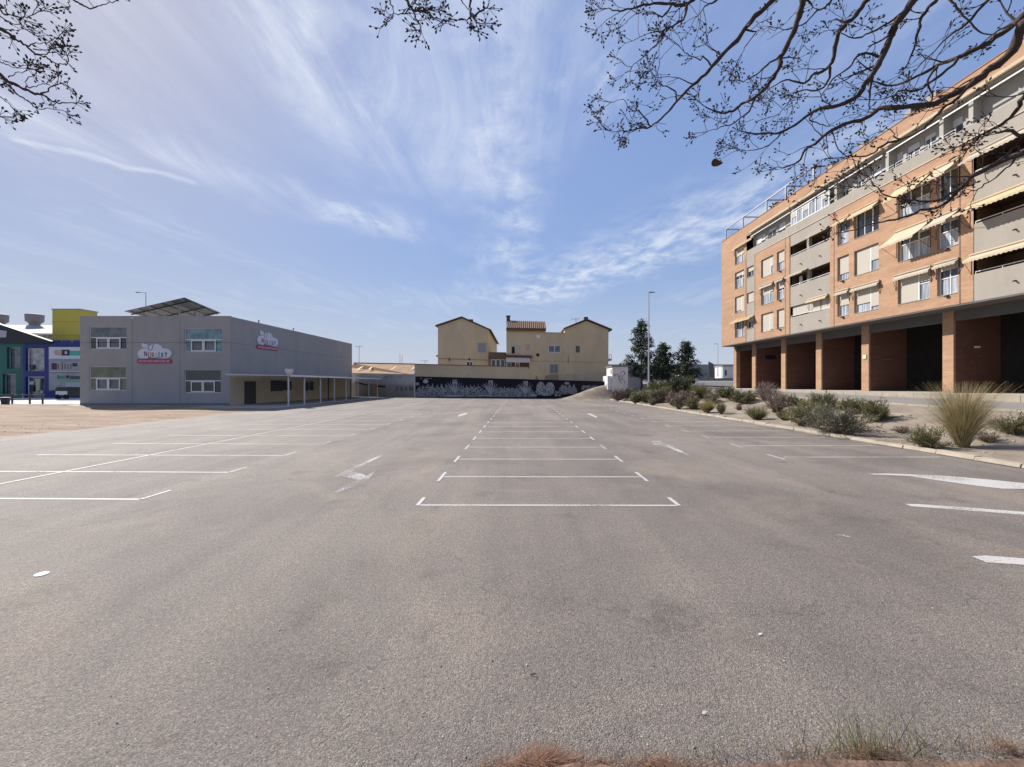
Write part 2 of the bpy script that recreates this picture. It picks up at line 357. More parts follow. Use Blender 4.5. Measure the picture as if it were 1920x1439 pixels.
def text_mesh(s, size, m, name, parent, origin, ux, uz, depth=0.01, align='CENTER', bold=0.0, xs=1.0):
    cu = bpy.data.curves.new('t', 'FONT'); cu.body = s; cu.size = size; cu.align_x = align; cu.offset = bold; cu.resolution_u = 2
    to = bpy.data.objects.new('t', cu); COL.objects.link(to)
    dg = bpy.context.evaluated_depsgraph_get(); dg.update()
    me = bpy.data.meshes.new_from_object(to.evaluated_get(dg)); bpy.data.objects.remove(to)
    ux = Vector(ux).normalized(); uz = Vector(uz).normalized(); nn = ux.cross(uz)
    o0 = Vector(origin)
    for v in me.vertices: v.co = o0 + ux * (v.co.x * xs) + uz * v.co.y + nn * depth
    me.materials.clear(); me.materials.append(m); me.name = name
    o = bpy.data.objects.new(name, me); COL.objects.link(o); WORLD[o.name] = Vector((0, 0, 0))
    o.parent = parent; o.location = -wl(parent); return o

# ------------------------------------------------------------------ ground
TILT = 0.0227          # the lot runs very slightly to the right of straight ahead
mb = MB()
mb.quad((-2500, -300, -0.06), (2500, -300, -0.06), (2500, 4000, -0.06), (-2500, 4000, -0.06))
tag(mb.build('ground', mat('dry_ground', (0.30, 0.26, 0.20), 0.95, 0.2, 0.15, 0.3, 4, detail=8)), kind='structure')

lot = MB()
nx, ny = 34, 70
LX0, LX1, LY0, LY1 = -19.5, 12.62, -6.0, 64.5
for j in range(ny + 1):
    for i in range(nx + 1):
        x = lerp(LX0, LX1, i / nx); y = lerp(LY0, LY1, j / ny)
        e = 0.0
        if i == 0: e = -0.35 + 0.9 * mnoise.noise((0, y * 0.35, 3.1))
        lot.v.append((x + e, y, 0.0))
for j in range(ny):
    for i in range(nx):
        a = j * (nx + 1) + i; lot.f.append((a, a + 1, a + nx + 2, a + nx + 1))
lot_o = tag(lot.build('parking_lot', ASPH), kind='structure')
ent = MB(); ent.quad((12.62, -6, -0.002), (34, -6, -0.002), (34, 9.2, -0.002), (12.62, 9.2, -0.002))
tag(ent.build('entrance_road', ASPH), kind='structure')

# painted bay lines and arrows
PZ = 0.004
def dx(x, y): return x + TILT * (y - 7)
def line(x0, y0, x1, y1, wd, name='bay_line', m=PAINT, z=PZ):
    a = Vector((x0, y0, 0)); b = Vector((x1, y1, 0)); d = (b - a).normalized(); s = Vector((-d.y, d.x, 0)) * wd / 2
    q = MB(); k = max(1, int((b - a).length / 1.2))
    for i in range(k):
        p0 = a.lerp(b, i / k); p1 = a.lerp(b, (i + 1) / k)
        zz = lambda p: Vector((p.x, p.y, z))
        q.quad(zz(p0 - s), zz(p1 - s), zz(p1 + s), zz(p0 + s))
    return q.build(name, m, lot_o)
for k in range(22):
    y = 6.9 + 2.1 * k
    line(dx(-1.58, y), y, dx(2.83, y), y - 0.02, 0.07)
    for xx in (-1.62, 2.87):
        y0 = y - 0.04 if k == 0 else y - 0.42
        line(dx(xx, y0), y0, dx(xx, y + 0.45), y + 0.45, 0.07, z=.008)
for k in range(19):
    y = 7.3 + 2.2 * k
    line(dx(-14.1, y), y + 0.08, dx(-6.75, y), y - 0.05, 0.07)
    line(dx(-6.72, y - 0.05), y - 0.05, dx(-6.72, y + 0.6), y + 0.55, 0.07, z=.008)
yy = 5.0
line(-10.72, 6.0, -9.9, 48.0, 0.08, z=.008)
for k in range(18):
    y = 11.4 + 2.1 * k
    line(dx(7.75, y) - 0.1, y, 12.2, y, 0.07)
    line(dx(7.55, y) - 0.1, y - 0.35, dx(7.55, y) - 0.1, y + 0.45, 0.07)
def paintpoly(pts, name='direction_arrow', m=PAINT, z=0.0045):
    q = MB(); q.poly([Vector((G(a, b).x, G(a, b).y, z)) for a, b in pts]); return q.build(name, m, lot_o)
paintpoly([(713, 854), (717, 856), (662, 883), (645, 895), (622, 897), (648, 884)], m=PAINT_WORN)
paintpoly([(705, 883), (690, 902), (668, 912), (634, 924), (624, 925), (655, 908), (672, 902), (686, 894)], m=PAINT_WORN)
paintpoly([(645, 894), (660, 884), (682, 891), (686, 894), (672, 902)], m=PAINT_WORN, z=0.0025)
paintpoly([(875, 775), (877, 776), (866, 781), (857, 782), (862, 778)])
paintpoly([(1099, 776), (1106, 776), (1121, 783), (1117, 784), (1106, 779)])
paintpoly([(1221, 827), (1233, 827), (1262, 838), (1294, 855), (1289, 856), (1256, 841), (1238, 836), (1226, 835)], m=PAINT_WORN)
paintpoly([(1625, 889.5), (1660, 888.8), (1700, 890.3), (1780, 894), (1860, 901), (1990, 914), (2040, 925), (1920, 918), (1880, 917.5), (1830, 912), (1760, 902), (1705, 893.5), (1640, 891.2)])
paintpoly([(1696, 946), (1722, 946.5), (1800, 952), (1925, 961.5), (2050, 971), (2050, 977), (1925, 967), (1800, 957.5), (1708, 950.5)], 'bay_line')
paintpoly([(1822, 1044.5), (1850, 1043), (1925, 1049), (2060, 1060), (2060, 1070), (1925, 1061), (1850, 1056)], 'bay_line')
paintpoly([(1568, 1004), (1580, 1003.5), (1598, 1008), (1590, 1009)], 'bay_line', PAINT_WORN)

# left earth verge and the nursery apron
ev = MB(); n1, n2 = 40, 30
for j in range(n2 + 1):
    for i in range(n1 + 1):
        y = lerp(5, 35.5, j / n2); x = lerp(-75, -19.2, i / n1)
        edge = sstep((-19.4 - x) / 5)
        z = 0.035 * edge + edge * 0.16 * (mnoise.noise((x * 0.22, y * 0.3, 1)) + 0.5 * mnoise.noise((x * 0.9, y * 0.9, 4))) * 0.8 + 0.02 * edge + 0.006 * max(0, -x - 24) * edge
        ev.v.append((x, y, z - (0.02 if i == n1 else 0)))
for j in range(n2):
    for i in range(n1):
        a = j * (n1 + 1) + i; ev.f.append((a, a + 1, a + n1 + 2, a + n1 + 1))
tag(ev.build('earth_verge', EARTH, smooth=True), kind='structure')
ap = MB(); ap.box(-41.5, -19.75, 33.8, 62.6, -0.05, 0.07)
tag(ap.build('nursery_pavement', PAVE), kind='structure')
st = MB(); st.box(-95, -41.6, 38.2, 57.5, -0.05, 0.10)
tag(st.build('side_street', mat('bright_pavement', (0.50, 0.47, 0.44), 0.9, 0.08, 0.6, 0.1)), kind='structure')

# right bank, road and pavement
def ztop(y): return interp(y, [0, 20, 45, 55, 65, 95, 200], [0.9, 1.0, 1.25, 1.4, 1.8, 2.6, 3.0])
def zt(x, y):
    t = ztop(y); s = sstep((x - 12.9) / 7.0)
    z = 0.09 + (t - 0.09) * s
    if x > 19.5: z = t + min(1, (x - 19.5) / 5.5) * 0.15
    fade = sstep((y - 3) / 5.5) if y < 9 else 1.0
    nb = sstep((x - 12.8) / 1.5) * (1 - sstep((x - 18.5) / 1.5))
    z += nb * (0.16 * mnoise.noise((x * 0.45, y * 0.4, 9)) + 0.07 * mnoise.noise((x * 1.6, y * 1.6, 2)))
    return z * fade
tm = MB(); xs = [12.8 + 0.32 * i for i in range(24)] + [20.6, 22, 24, 27, 32, 40, 55, 80, 130, 220]; ys = [3 + 0.5 * j for j in range(115)] + [62, 66, 70, 75, 82, 90, 100, 120, 160, 240]
for y in ys:
    for x in xs: tm.v.append((x, y, zt(x, y)))
for j in range(len(ys) - 1):
    for i in range(len(xs) - 1):
        a = j * len(xs) + i; tm.f.append((a, a + 1, a + len(xs) + 1, a + len(xs)))
tag(tm.build('planted_bank', SOIL, smooth=True), kind='structure')
rd = MB(); rys = [5 + 2.5 * j for j in range(40)]
for y in rys:
    for x in (19.9, 21.6, 23.3, 24.95): rd.v.append((x, y, zt(x, y) + 0.03))
for j in range(len(rys) - 1):
    for i in range(3):
        a = j * 4 + i; rd.f.append((a, a + 1, a + 5, a + 4))
ROADM = mat('worn_road', (0.215, 0.20, 0.185), 0.9, 0.10, 0.7, 0.3, 40, detail=8)
tag(rd.build('road', ROADM), kind='structure')
cr = MB()
for (xa, xb) in ((16, 20), (20, 27), (27, 40), (40, 70)):
    cr.quad((xa, 58, zt(xa, 58) + 0.05), (xb, 58, zt(xb, 58) + 0.05), (xb, 66, zt(xb, 66) + 0.05), (xa, 66, zt(xa, 66) + 0.05))
    cr.quad((xa, 66, zt(xa, 66) + 0.05), (xb, 66, zt(xb, 66) + 0.05), (xb, 82, zt(xb, 82) + 0.06), (xa, 82, zt(xa, 82) + 0.06))
tag(cr.build('cross_road', mat('far_road', (0.15, 0.14, 0.135), 0.9, 0.1, 0.4)), kind='structure')
pv = MB(); pv.box(25.15, 48, 6, 54.5, 0.3, 1.50)
pv_o = tag(pv.build('apartment_pavement', PAVE), kind='structure')
for k in range(46):
    q = MB(); y0 = 6.0 + k * 1.05
    q.box(24.97, 25.14, y0, y0 + 1.03, 0.5, 1.512); q.build('kerb_stone', KERB, pv_o)
# low concrete edging between bank and road
edg = MB()
edg_o = None
for k in range(40):
    y0 = 9.0 + k * 1.1; zb = zt(19.8, y0 + 0.5)
    q = MB(); q.box(19.68, 19.86, y0, y0 + 1.08, zb - 0.2, zb + 0.09)
    if edg_o is None: edg_o = tag(q.build('road_edging', KERB), kind='structure')
    else: q.build('kerb_stone', KERB, edg_o)
# lot kerb on the right: one stone after the other
kb = MB(); kb.box(12.60, 12.86, 8.7, 51.8, -0.05, 0.055)
kb_o = tag(kb.build('lot_kerb', KERB), kind='structure')
for k in range(43):
    y0 = 8.9 + k * 1.0; j1 = random.uniform(-0.025, 0.025); j2 = random.uniform(-0.02, 0.02)
    q = MB(); h = 0.125 + j2
    pts = [(12.58 + j1, y0), (12.84 + j1, y0), (12.84 + j1, y0 + 0.975), (12.58 + j1, y0 + 0.975)]
    q.hexa([(x, y, 0.02) for x, y in pts] + [(x + (0.035 if i in (0, 3) else -0.02), y, h + random.uniform(-0.012, 0.012)) for i, (x, y) in enumerate(pts)])
    q.build('kerb_stone', KERB, kb_o)
# planter strip at the feet of the camera
ps = MB(); pts = [(0.10, 2.16), (0.35, 2.21), (0.7, 2.17), (1.2, 2.19), (1.7, 2.23), (2.3, 2.21), (3.2, 2.25), (6, 2.3)]
for i in range(len(pts) - 1):
    (a, b), (c, d) = pts[i], pts[i + 1]
    ps.quad((a, -4, 0.05), (c, -4, 0.05), (c, d - 0.04, 0.045), (a, b - 0.04, 0.045)); ps.quad((a, b - 0.04, 0.045), (c, d - 0.04, 0.045), (c, d, 0.005), (a, b, 0.005))
tag(ps.build('planter_soil', mat('needle_soil', (0.16, 0.10, 0.07), 0.95, 0.45, 14, 0.8, 40)), kind='structure')

# ------------------------------------------------------------------ apartment building
D = 27.0
def FY(px): return F * D / (px - 957)
def FZ(t): return CH + D * t
def cells(mb, put, a0, a1, b0, b1, holes):
    As = sorted({a0, a1, *[h[0] for h in holes], *[h[1] for h in holes]}); Bs = sorted({b0, b1, *[h[2] for h in holes], *[h[3] for h in holes]})
    As = [a for a in As if a0 - 1e-6 <= a <= a1 + 1e-6]; Bs = [b for b in Bs if b0 - 1e-6 <= b <= b1 + 1e-6]
    for i in range(len(As) - 1):
        for j in range(len(Bs) - 1):
            ca = (As[i] + As[i + 1]) / 2; cb = (Bs[j] + Bs[j + 1]) / 2
            if any(h[0] < ca < h[1] and h[2] < cb < h[3] for h in holes): continue
            put(mb, As[i], As[i + 1], Bs[j], Bs[j + 1])
def fput(x):
    def put(mb, y0, y1, z0, z1): mb.quad((x, y1, z0), (x, y0, z0), (x, y0, z1), (x, y1, z1))
    return put
def reveal(mb, x, d, y0, y1, z0, z1):
    mb.quad((x, y0, z0), (x + d, y0, z0), (x + d, y0, z1), (x, y0, z1)); mb.quad((x, y1, z0), (x, y1, z1), (x + d, y1, z1), (x + d, y1, z0))
    mb.quad((x, y0, z0), (x, y1, z0), (x + d, y1, z0), (x + d, y0, z0)); mb.quad((x, y0, z1), (x + d, y0, z1), (x + d, y1, z1), (x, y1, z1))
apt = empty('apartment_building', (D, 36, 1.5), 'long brick apartment block with grey balconies and tall ground-floor pillars', 'building')
ZS, ZB, ZTOP = FZ(.178), FZ(.533), FZ(.674)
ZBAND = FZ(.632)
YC = FY(1350)
SILL = [FZ(.2045 + .1085 * k) for k in range(4)]; HEAD = [FZ(.277 + .1085 * k) for k in range(4)]
# y ranges (low, high) of the columns
def yr(p0, p1): return (FY(p1), FY(p0))
A_, B_, C_, D_, E_, G_, H_, I_, J_, K_ = yr(1375, 1392), yr(1397, 1411), yr(1424, 1447), yr(1453.5, 1467.5), yr(1479, 1553), yr(1567, 1588.5), yr(1598.5, 1644.5), yr(1680, 1740), yr(1754, 1793.5), (16.9, FY(1823))
mir = lambda r: (2 * K_c - r[1], 2 * K_c - r[0])
K_c = (K_[0] + K_[1]) / 2
J2, I2 = mir(J_), mir(I_)
YEND = 2 * K_c - 30.5
def wall_with_windows(y0, y1, z0, z1, holes, name, m, x=D, depth=0.24):
    q = MB(); cells(q, fput(x), y0, y1, z0, z1, holes)
    for h in holes: reveal(q, x, depth, *h)
    return q.build(name, m, apt)
wins = []   # (range, floor, shutters per leaf, leaf split, pane)
def W_(r, fl, leaves, curtain=True): wins.append((r, fl, leaves, curtain))
W_(A_, 0, [0, 0], True); W_(A_, 1, [.85, 1.0]); W_(A_, 2, [.25, .3]); W_(A_, 3, [.52, .5])
W_(C_, 0, [.98, .92]); W_(C_, 1, [.45, .40]); W_(C_, 2, [1.0, .55])
W_(D_, 0, [.92]); W_(D_, 1, [.42]); W_(D_, 2, [.55])
W_(G_, 0, [.55]); W_(G_, 1, [.72]); W_(G_, 2, [0])
W_(H_, 0, [.66, .85]); W_(H_, 1, [.98, .58]); W_(H_, 2, [0, 0], False)
W_(I_, 0, [.97, .38]); W_(I_, 1, [.1, .2]); W_(I_, 2, [.12, .15])
W_(J_, 0, [.22]); W_(J_, 1, [.2]); W_(J_, 2, [.1], False)
for fl in range(3): W_(J2, fl, [.4]); W_(I2, fl, [.5, .3])
def hole(r, fl): return (r[0], r[1], SILL[fl], HEAD[fl])
# brick wall fields, each between the joints of the facade
fields = [(B_[1] + 0.02, YC, ZS, ZTOP), (E_[1] + 0.02, B_[0] - 0.02, ZS, ZB), (K_[1] + 0.02, E_[0] - 0.02, ZS, ZB), (YEND, K_[0] - 0.02, ZS, ZB)]
for (y0, y1, z0, z1) in fields:
    hs = [hole(r, fl) for (r, fl, lv, cu) in wins if y0 < r[0] < y1 and (z1 > HEAD[fl])]
    wall_with_windows(y0, y1, z0, z1, hs, 'brick_wall', BRICK)
q = MB(); q.box(D, D + 0.3, YEND, B_[1] + 0.02, ZBAND, ZTOP); q.build('parapet_band', BRICK, apt)
q = MB(); q.box(D - 0.04, D + 0.36, YEND, YC + .03, ZTOP + 0.002, ZTOP + 0.06); q.build('parapet_coping', mat('coping', (0.30, 0.17, 0.11), 0.8), apt)
def apt_window(r, fl, leaves, curtain, z0=None, z1=None, x=D + 0.2):
    y0, y1 = r; z0 = SILL[fl] if z0 is None else z0; z1 = HEAD[fl] if z1 is None else z1
    q = MB(); t = 0.05
    q.box(x - 0.03, x + 0.02, y0, y0 + t, z0, z1); q.box(x - 0.03, x + 0.02, y1 - t, y1, z0, z1)
    q.box(x - 0.03, x + 0.02, y0 + t, y1 - t, z0, z0 + t); q.box(x - 0.03, x + 0.02, y0 + t, y1 - t, z1 - t, z1)
    n = len(leaves); splits = [0, 1] if n == 1 else ([0, .62, 1] if fl != 2 else [0, .7, 1])
    # leaves listed from the far (left in the photograph) side
    rngs = []
    for k in range(n):
        b = y1 - (y1 - y0) * splits[k]; a = y1 - (y1 - y0) * splits[k + 1]; rngs.append((a, b))
        if k: q.box(x - 0.06, x + 0.02, b - 0.035, b + 0.035, z0 + t, z1 - t)
        mid = (a + b) / 2
        if b - a > 0.9: q.box(x - 0.01, x + 0.025, mid - 0.025, mid + 0.025, z0 + t, z1 - t)
    wo = q.build('window', WHITE, apt)
    g = MB(); g.quad((x + 0.012, y1 - t, z0 + t), (x + 0.012, y0 + t, z0 + t), (x + 0.012, y0 + t, z1 - t), (x + 0.012, y1 - t, z1 - t))
    g.build('pane', CURT if curtain else GL_DARK, wo)
    if curtain:   # the upper part of the room behind the lace curtain stays dark
        zz = z0 + (z1 - z0) * random.uniform(.45, .6)
        g = MB(); g.quad((x + 0.006, y1 - t, zz), (x + 0.006, y0 + t, zz), (x + 0.006, y0 + t, z1 - t), (x + 0.006, y1 - t, z1 - t)); g.build('pane', GL_DARK, wo)
        g = MB(); g.box(x - 0.025, x + 0.02, y0 + t, y1 - t, zz - 0.03, zz + 0.03); g.build('transom', WHITE, wo)
    for (a, b), s in zip(rngs, leaves):
        if s > 0.02:
            g = MB(); zb = z1 - (z1 - z0) * s
            g.box(x - 0.055, x - 0.034, a + 0.03, b - 0.03, zb, z1 - 0.01); g.build('shutter', SHUT, wo)
    g = MB(); g.box(D - 0.03, x - 0.03, y0 + 0.01, y1 - 0.01, z0 - 0.035, z0 + 0.005); g.build('sill', STUCCO, wo)
    return wo
for (r, fl, lv, cu) in wins: apt_window(r, fl, lv, cu)
for r, fl in ((D_, 0), (D_, 1), (D_, 2), (G_, 0), (G_, 1), (J_, 0), (J_, 1)):
    q = MB(); ym = (r[0] + r[1]) / 2; q.box(D - 0.14, D - 0.002, ym - 0.09, ym + 0.09, SILL[fl] - 0.16, SILL[fl] - 0.05); q.build('vent_outlet', DARKMETAL, apt)
# grey bay B with small windows
bh = [(B_[0] + 0.12, B_[1] - 0.02, FZ(.2325 + .1085 * k), FZ(.275 + .1085 * k)) for k in range(3)]
wall_with_windows(B_[0], B_[1], ZS, ZB, bh, 'grey_bay', STUCCO, D + 0.012)
for k, h in enumerate(bh): apt_window((h[0], h[1]), 0, [[.35, .98, .45][k]], False, h[2], h[3])
# balconies E and K
def balcony(r, fl, closed=None, opening=True):
    y0, y1 = r; zs = FZ(.2365 + .1085 * fl); zh = FZ(.2745 + .1085 * fl); zl = FZ(.178) if fl == 0 else FZ(.2745 + .1085 * (fl - 1))
    q = MB(); q.box(D + 0.012, D + 0.16, y0, y1, zl, zs); b = q.build('balcony', STUCCO, apt)
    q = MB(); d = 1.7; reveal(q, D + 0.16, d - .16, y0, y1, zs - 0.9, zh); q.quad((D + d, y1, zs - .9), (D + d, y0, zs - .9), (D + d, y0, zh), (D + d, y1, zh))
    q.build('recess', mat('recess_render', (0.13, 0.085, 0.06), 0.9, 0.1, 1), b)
    q = MB(); q.bar((D + 0.05, y0 + 0.05, zs + 0.13), (D + 0.05, y1 - 0.05, zs + 0.13), 0.028)
    ny_ = max(2, int((y1 - y0) / 1.2))
    for i in range(ny_ + 1):
        yv = lerp(y0 + 0.06, y1 - 0.06, i / ny_); q.bar((D + 0.05, yv, zs), (D + 0.05, yv, zs + 0.13), 0.02)
    q.build('rail', WHITE, b)
    for fr in (.3, .78):
        yv = lerp(y1, y0, fr); q = MB(); q.tube([(D + 0.02, yv, zl + (zs - zl) * .45), (D - 0.14, yv, zl + (zs - zl) * .43)], 0.045, 6); q.build('drain_spout', DARKMETAL, b)
    return b, zs, zh
for fl in range(3):
    b, zs, zh = balcony(E_, fl)
    ym = lerp(E_[1], E_[0], .47)
    if fl:
        q = MB(); q.box(D + 0.03, D + 0.3, ym - 0.14, ym + 0.14, zs + 0.002, zh); q.build('post', STUCCO, b)
        q = MB(); q.quad((D + 1.66, ym - .6, zs - .8), (D + 1.66, E_[0] + .5, zs - .8), (D + 1.66, E_[0] + .5, zh - .1), (D + 1.66, ym - .6, zh - .1)); q.build('pane', GL_DARK, b)
    else:
        for (a, c, s) in ((E_[1] - 0.1, ym, .85), (ym - .05, ym - 1.3, .93), (ym - 1.4, E_[0] + 0.08, .95)):
            q = MB(); q.box(D + 0.17, D + 0.2, c, a, zh - (zh - zs) * s, zh - .004); q.build('shutter', SHUT, b)
    if fl == 1:
        q = MB(); q.box(D + .5, D + .55, E_[1] - .9, E_[1] - .5, zs - .3, zh - .1); q.build('curtain', WHITE, b)
for fl in range(3):
    b, zs, zh = balcony(K_, fl)
    q = MB(); q.quad((D + 1.66, K_[1] - 2.2, zs - .8), (D + 1.66, K_[1] - 3.6, zs - .8), (D + 1.66, K_[1] - 3.6, zh - .1), (D + 1.66, K_[1] - 2.2, zh - .1)); q.build('pane', GL_DARK, b)
# strip between the top balcony opening and the attic
for r in (E_, K_):
    q = MB(); q.box(D + 0.012, D + 0.16, r[0], r[1], FZ(.2745 + .217), ZB); q.build('spandrel', STUCCO, apt)
# attic storey: parapet flush with the facade, wall set back
ZA = FZ(.5635)
q = MB(); q.box(D + 0.01, D + 0.16, YEND, B_[1], ZB + 0.001, ZA); q.build('attic_parapet', STUCCO, apt)
q = MB(); q.box(D - 0.045, D + 0.0, YEND, B_[0] - .05, ZB - 0.03, ZB + 0.025); q.build('string_course', mat('pale_trim', (.5, .42, .33), .8), apt)
XA = D + 0.75
att = [(yr(1416, 1432), 0.6), (yr(1437, 1452), .2), (yr(1457, 1470), .5), (yr(1668, 1690), .45), (yr(1697, 1722), .3), (yr(1730, 1752), .2), (yr(1770, 1803), .35)]
att += [(yr(1574, 1588), .4), (yr(1604, 1618), .3), (yr(1634, 1650), .5)]
ah = [(r[0] * XA / D, r[1] * XA / D, ZA - .5, FZ(.612)) for r, s in att]
q = MB(); cells(q, fput(XA), YEND, B_[1], ZB, ZTOP - .2, ah)
for h in ah: reveal(q, XA, .15, *h)
q.quad((D + .16, YEND, ZB + .3), (XA, YEND, ZB + .3), (XA, B_[1], ZB + .3), (D + .16, B_[1], ZB + .3))
q.build('attic_wall', mat('attic_render', (0.36, 0.345, 0.31), .9, .06, 1), apt)
for h, (r, s) in zip(ah, att): 
    x = XA + .1; wq = MB(); t = .06
    wq.box(x - .04, x + .02, h[0], h[0] + t, h[2], h[3]); wq.box(x - .04, x + .02, h[1] - t, h[1], h[2], h[3]); wq.box(x - .04, x + .02, h[0] + t, h[1] - t, h[3] - t, h[3]); ym = (h[0] + h[1]) / 2; wq.box(x - .04, x + .02, ym - .04, ym + .04, h[2], h[3] - t)
    wo = wq.build('window', WHITE, apt)
    g = MB(); g.quad((x, h[1], h[2]), (x, h[0], h[2]), (x, h[0], h[3]), (x, h[1], h[3])); g.build('pane', GL_GREY, wo)
    g = MB(); g.box(x - .07, x - .045, h[0] + t, h[1] - t, h[3] - (h[3] - ZA) * s, h[3] - .002); g.build('shutter', WHITE, wo)
    q = MB()
    for zz in (ZA + .12, ZA + .3): q.bar((D + .05, h[0] - .2, zz), (D + .05, h[1] + .2, zz), .018)
    for yv in (h[0] - .2, ym, h[1] + .2): q.bar((D + .05, yv, ZA), (D + .05, yv, ZA + .3), .018)
    if r[0] < 30: q.build('guard_rail', WHITE, wo)
# glazed attic loggia over E
q = MB(); y0, y1 = E_[0] + .15, E_[1] - .05; z0, z1 = ZA + .02, FZ(.612)
g = MB(); g.quad((D + .1, y1, z0), (D + .1, y0, z0), (D + .1, y0, z1), (D + .1, y1, z1))
for i in range(7):
    yv = lerp(y0, y1, i / 6); q.box(D + .04, D + .12, yv - .045, yv + .045, z0, z1)
q.box(D + .05, D + .11, y0, y1, z0, z0 + .07); q.box(D + .05, D + .11, y0, y1, z1 - .12, z1)
lo = q.build('loggia_frame', WHITE, apt); g.build('pane', CURT, lo)
for i in (0, 3, 5):
    g = MB(); a = lerp(y0, y1, i / 6); c = lerp(y0, y1, (i + 1) / 6); g.box(D + .06, D + .095, a + .05, c - .05, z1 - random.uniform(.3, .6), z1 - .12); g.build('shutter', SHUT, lo)
for yv in (yr(1476, 1480)[0], yr(1556, 1560)[0], FY(1656), FY(1757), FY(1812)):
    q = MB(); q.box(D + .17, XA - .002, yv - .12, yv + .12, ZA - .6, ZTOP - .3); q.build('attic_pier', MATS['attic_render'], apt)
q = MB(); q.box(D + .02, XA + .5, YEND, B_[1], ZBAND - .12, ZBAND - .002); q.build('eaves_soffit', STUCCO, apt)
for a, c in ((B_[1] - .8, E_[1]), (E_[1] - .15, FY(1565)), (FY(1570), FY(1652)), (FY(1660), FY(1760)), (FY(1765), FY(1850)), (FY(1855), YEND + .2)):
    q = MB(); q.box(D - .17, D - .01, c, a, ZBAND - .07, ZBAND + .13); q.build('awning_cassette', AWN, apt)
    q = MB(); q.box(D - .04, D + .02, c, a, ZBAND - .5, ZBAND - .42); q.build('awning_bar', WHITE, apt)
# awnings
AW_R = random.Random(4)
def awning(r, fl, proj, drop, zoff=0.1, ext=.12, arms=True, x=D):
    if proj < .45: proj *= .75; drop *= .8
    ext += AW_R.uniform(-.06, .05); drop *= AW_R.uniform(.9, 1.15)
    y0, y1 = r[0] - ext, r[1] + ext; zt_ = HEAD[fl] + zoff
    q = MB(); n = 10; t = .012
    for i in range(n):
        a = lerp(y0, y1, i / n); c = lerp(y0, y1, (i + 1) / n)
        def sag(s): return -0.05 * proj * math.sin(math.pi * s)
        for k in range(4):
            s0, s1 = k / 4, (k + 1) / 4
            q.quad((x - proj * s0 - .02, a, zt_ - drop * s0 + sag(s0)), (x - proj * s1 - .02, a, zt_ - drop * s1 + sag(s1)), (x - proj * s1 - .02, c, zt_ - drop * s1 + sag(s1)), (x - proj * s0 - .02, c, zt_ - drop * s0 + sag(s0)))
    cloth = AW_R.choice((AWN, AWN, AWN2, AWN3)); o = q.build('awning', cloth, apt)
    q = MB(); zv = zt_ - drop; m = max(6, int((y1 - y0) / .22))
    for i in range(m):
        a = lerp(y0, y1, i / m); c = lerp(y0, y1, (i + 1) / m); h = .16
        q.poly([(x - proj - .02, a, zv), (x - proj - .02, c, zv), (x - proj - .02, c, zv - h * .7), (x - proj - .022, (a + c) / 2, zv - h), (x - proj - .02, a, zv - h * .7)])
    q.build('valance', cloth, o)
    q = MB(); q.tube([(x - .08, y0, zt_ + .03), (x - .08, y1, zt_ + .03)], .06, 8); q.build('roller', cloth, o)
    if arms:
        for yv in (y0 + .04, y1 - .04):
            q = MB(); q.tube([(x - .02, yv, zt_), (x - .02, yv, zt_ - drop - .78), (x - proj * .98, yv, zv - .01)], .016, 4); q.build('arm', DARKMETAL, o)
awning((I_[0], I_[1]), 2, 1.0, .95, .28); awning((J_[0], J_[1] - .05), 2, .95, .9, .28)
awning(I_, 1, 1.2, .9, .18); awning(J_, 1, .85, .6, .12)
awning(I_, 0, .32, .26, .06); awning(J_, 0, .36, .2, .08)
awning(H_, 0, .32, .24, .06); awning(G_, 0, .3, .2, .1); awning(H_, 2, .5, .42, .15); awning(G_, 2, .45, .35, .12)
awning((C_[0], C_[1]), 1, .3, .2, .1); awning(D_, 1, .3, .18, .12); awning((B_[0] + .1, A_[1]), 0, .55, .22, .08); awning((B_[0] + .1, A_[1]), 3, .4, .2, .1)
awning((E_[0] + .1, lerp(E_[1], E_[0], .48)), 0, .35, .22, .12, 0); awning((lerp(E_[1], E_[0], .47), E_[1]), 1, .55, .16, .05, .1); awning((E_[0] + .1, lerp(E_[1], E_[0], .5)), 2, .3, .1, .06, 0)
awning((K_[0], K_[1] - .05), 0, .5, .3, .02, .25); awning((K_[0], K_[1] - .05), 1, 1.0, .62, .1, .3); awning((K_[0], K_[1] - .05), 2, .8, .55, .1, .2)
# vertical movement joints
for px in (1395.5, 1412.5, 1469.5, 1477.5, 1561, 1797):
    q = MB(); yv = FY(px); q.box(D - .012, D + .004, yv - .02, yv + .02, ZS, ZB - .04); q.build('joint', DARKMETAL, apt)
# soffit, beams, pillars, arcade walls
XE = 42.0
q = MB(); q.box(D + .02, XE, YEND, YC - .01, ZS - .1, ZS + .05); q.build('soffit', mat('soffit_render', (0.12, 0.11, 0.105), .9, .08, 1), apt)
q = MB(); q.box(D + .25, XE, YEND + .1, YC - .02, ZS + .0, ZTOP - .6); 
core = MB()
core.quad((D + 1.75, YC, ZS), (XE, YC, ZS), (XE, YC, ZTOP - .002), (D + .3, YC, ZTOP - .002)); core.quad((D, YC, ZS), (D + 1.75, YC, ZS), (D + .3, YC, ZTOP - .002), (D, YC, ZTOP - .002))
core.quad((XE, YEND, ZS), (XE, YC, ZS), (XE, YC, ZTOP), (XE, YEND, ZTOP)); core.quad((D, YEND, ZS), (XE, YEND, ZS), (XE, YEND, ZTOP), (D, YEND, ZTOP))
core.quad((D + .3, YEND, ZTOP - .5), (XE, YEND, ZTOP - .5), (XE, YC, ZTOP - .5), (D + .3, YC, ZTOP - .5))
core.build('end_wall', BRICK, apt)
XP = D + 1.55
pil = [51.25, 47.25, 42.1, 37.25, 32.35, 26.2, 21.4, 15.4]
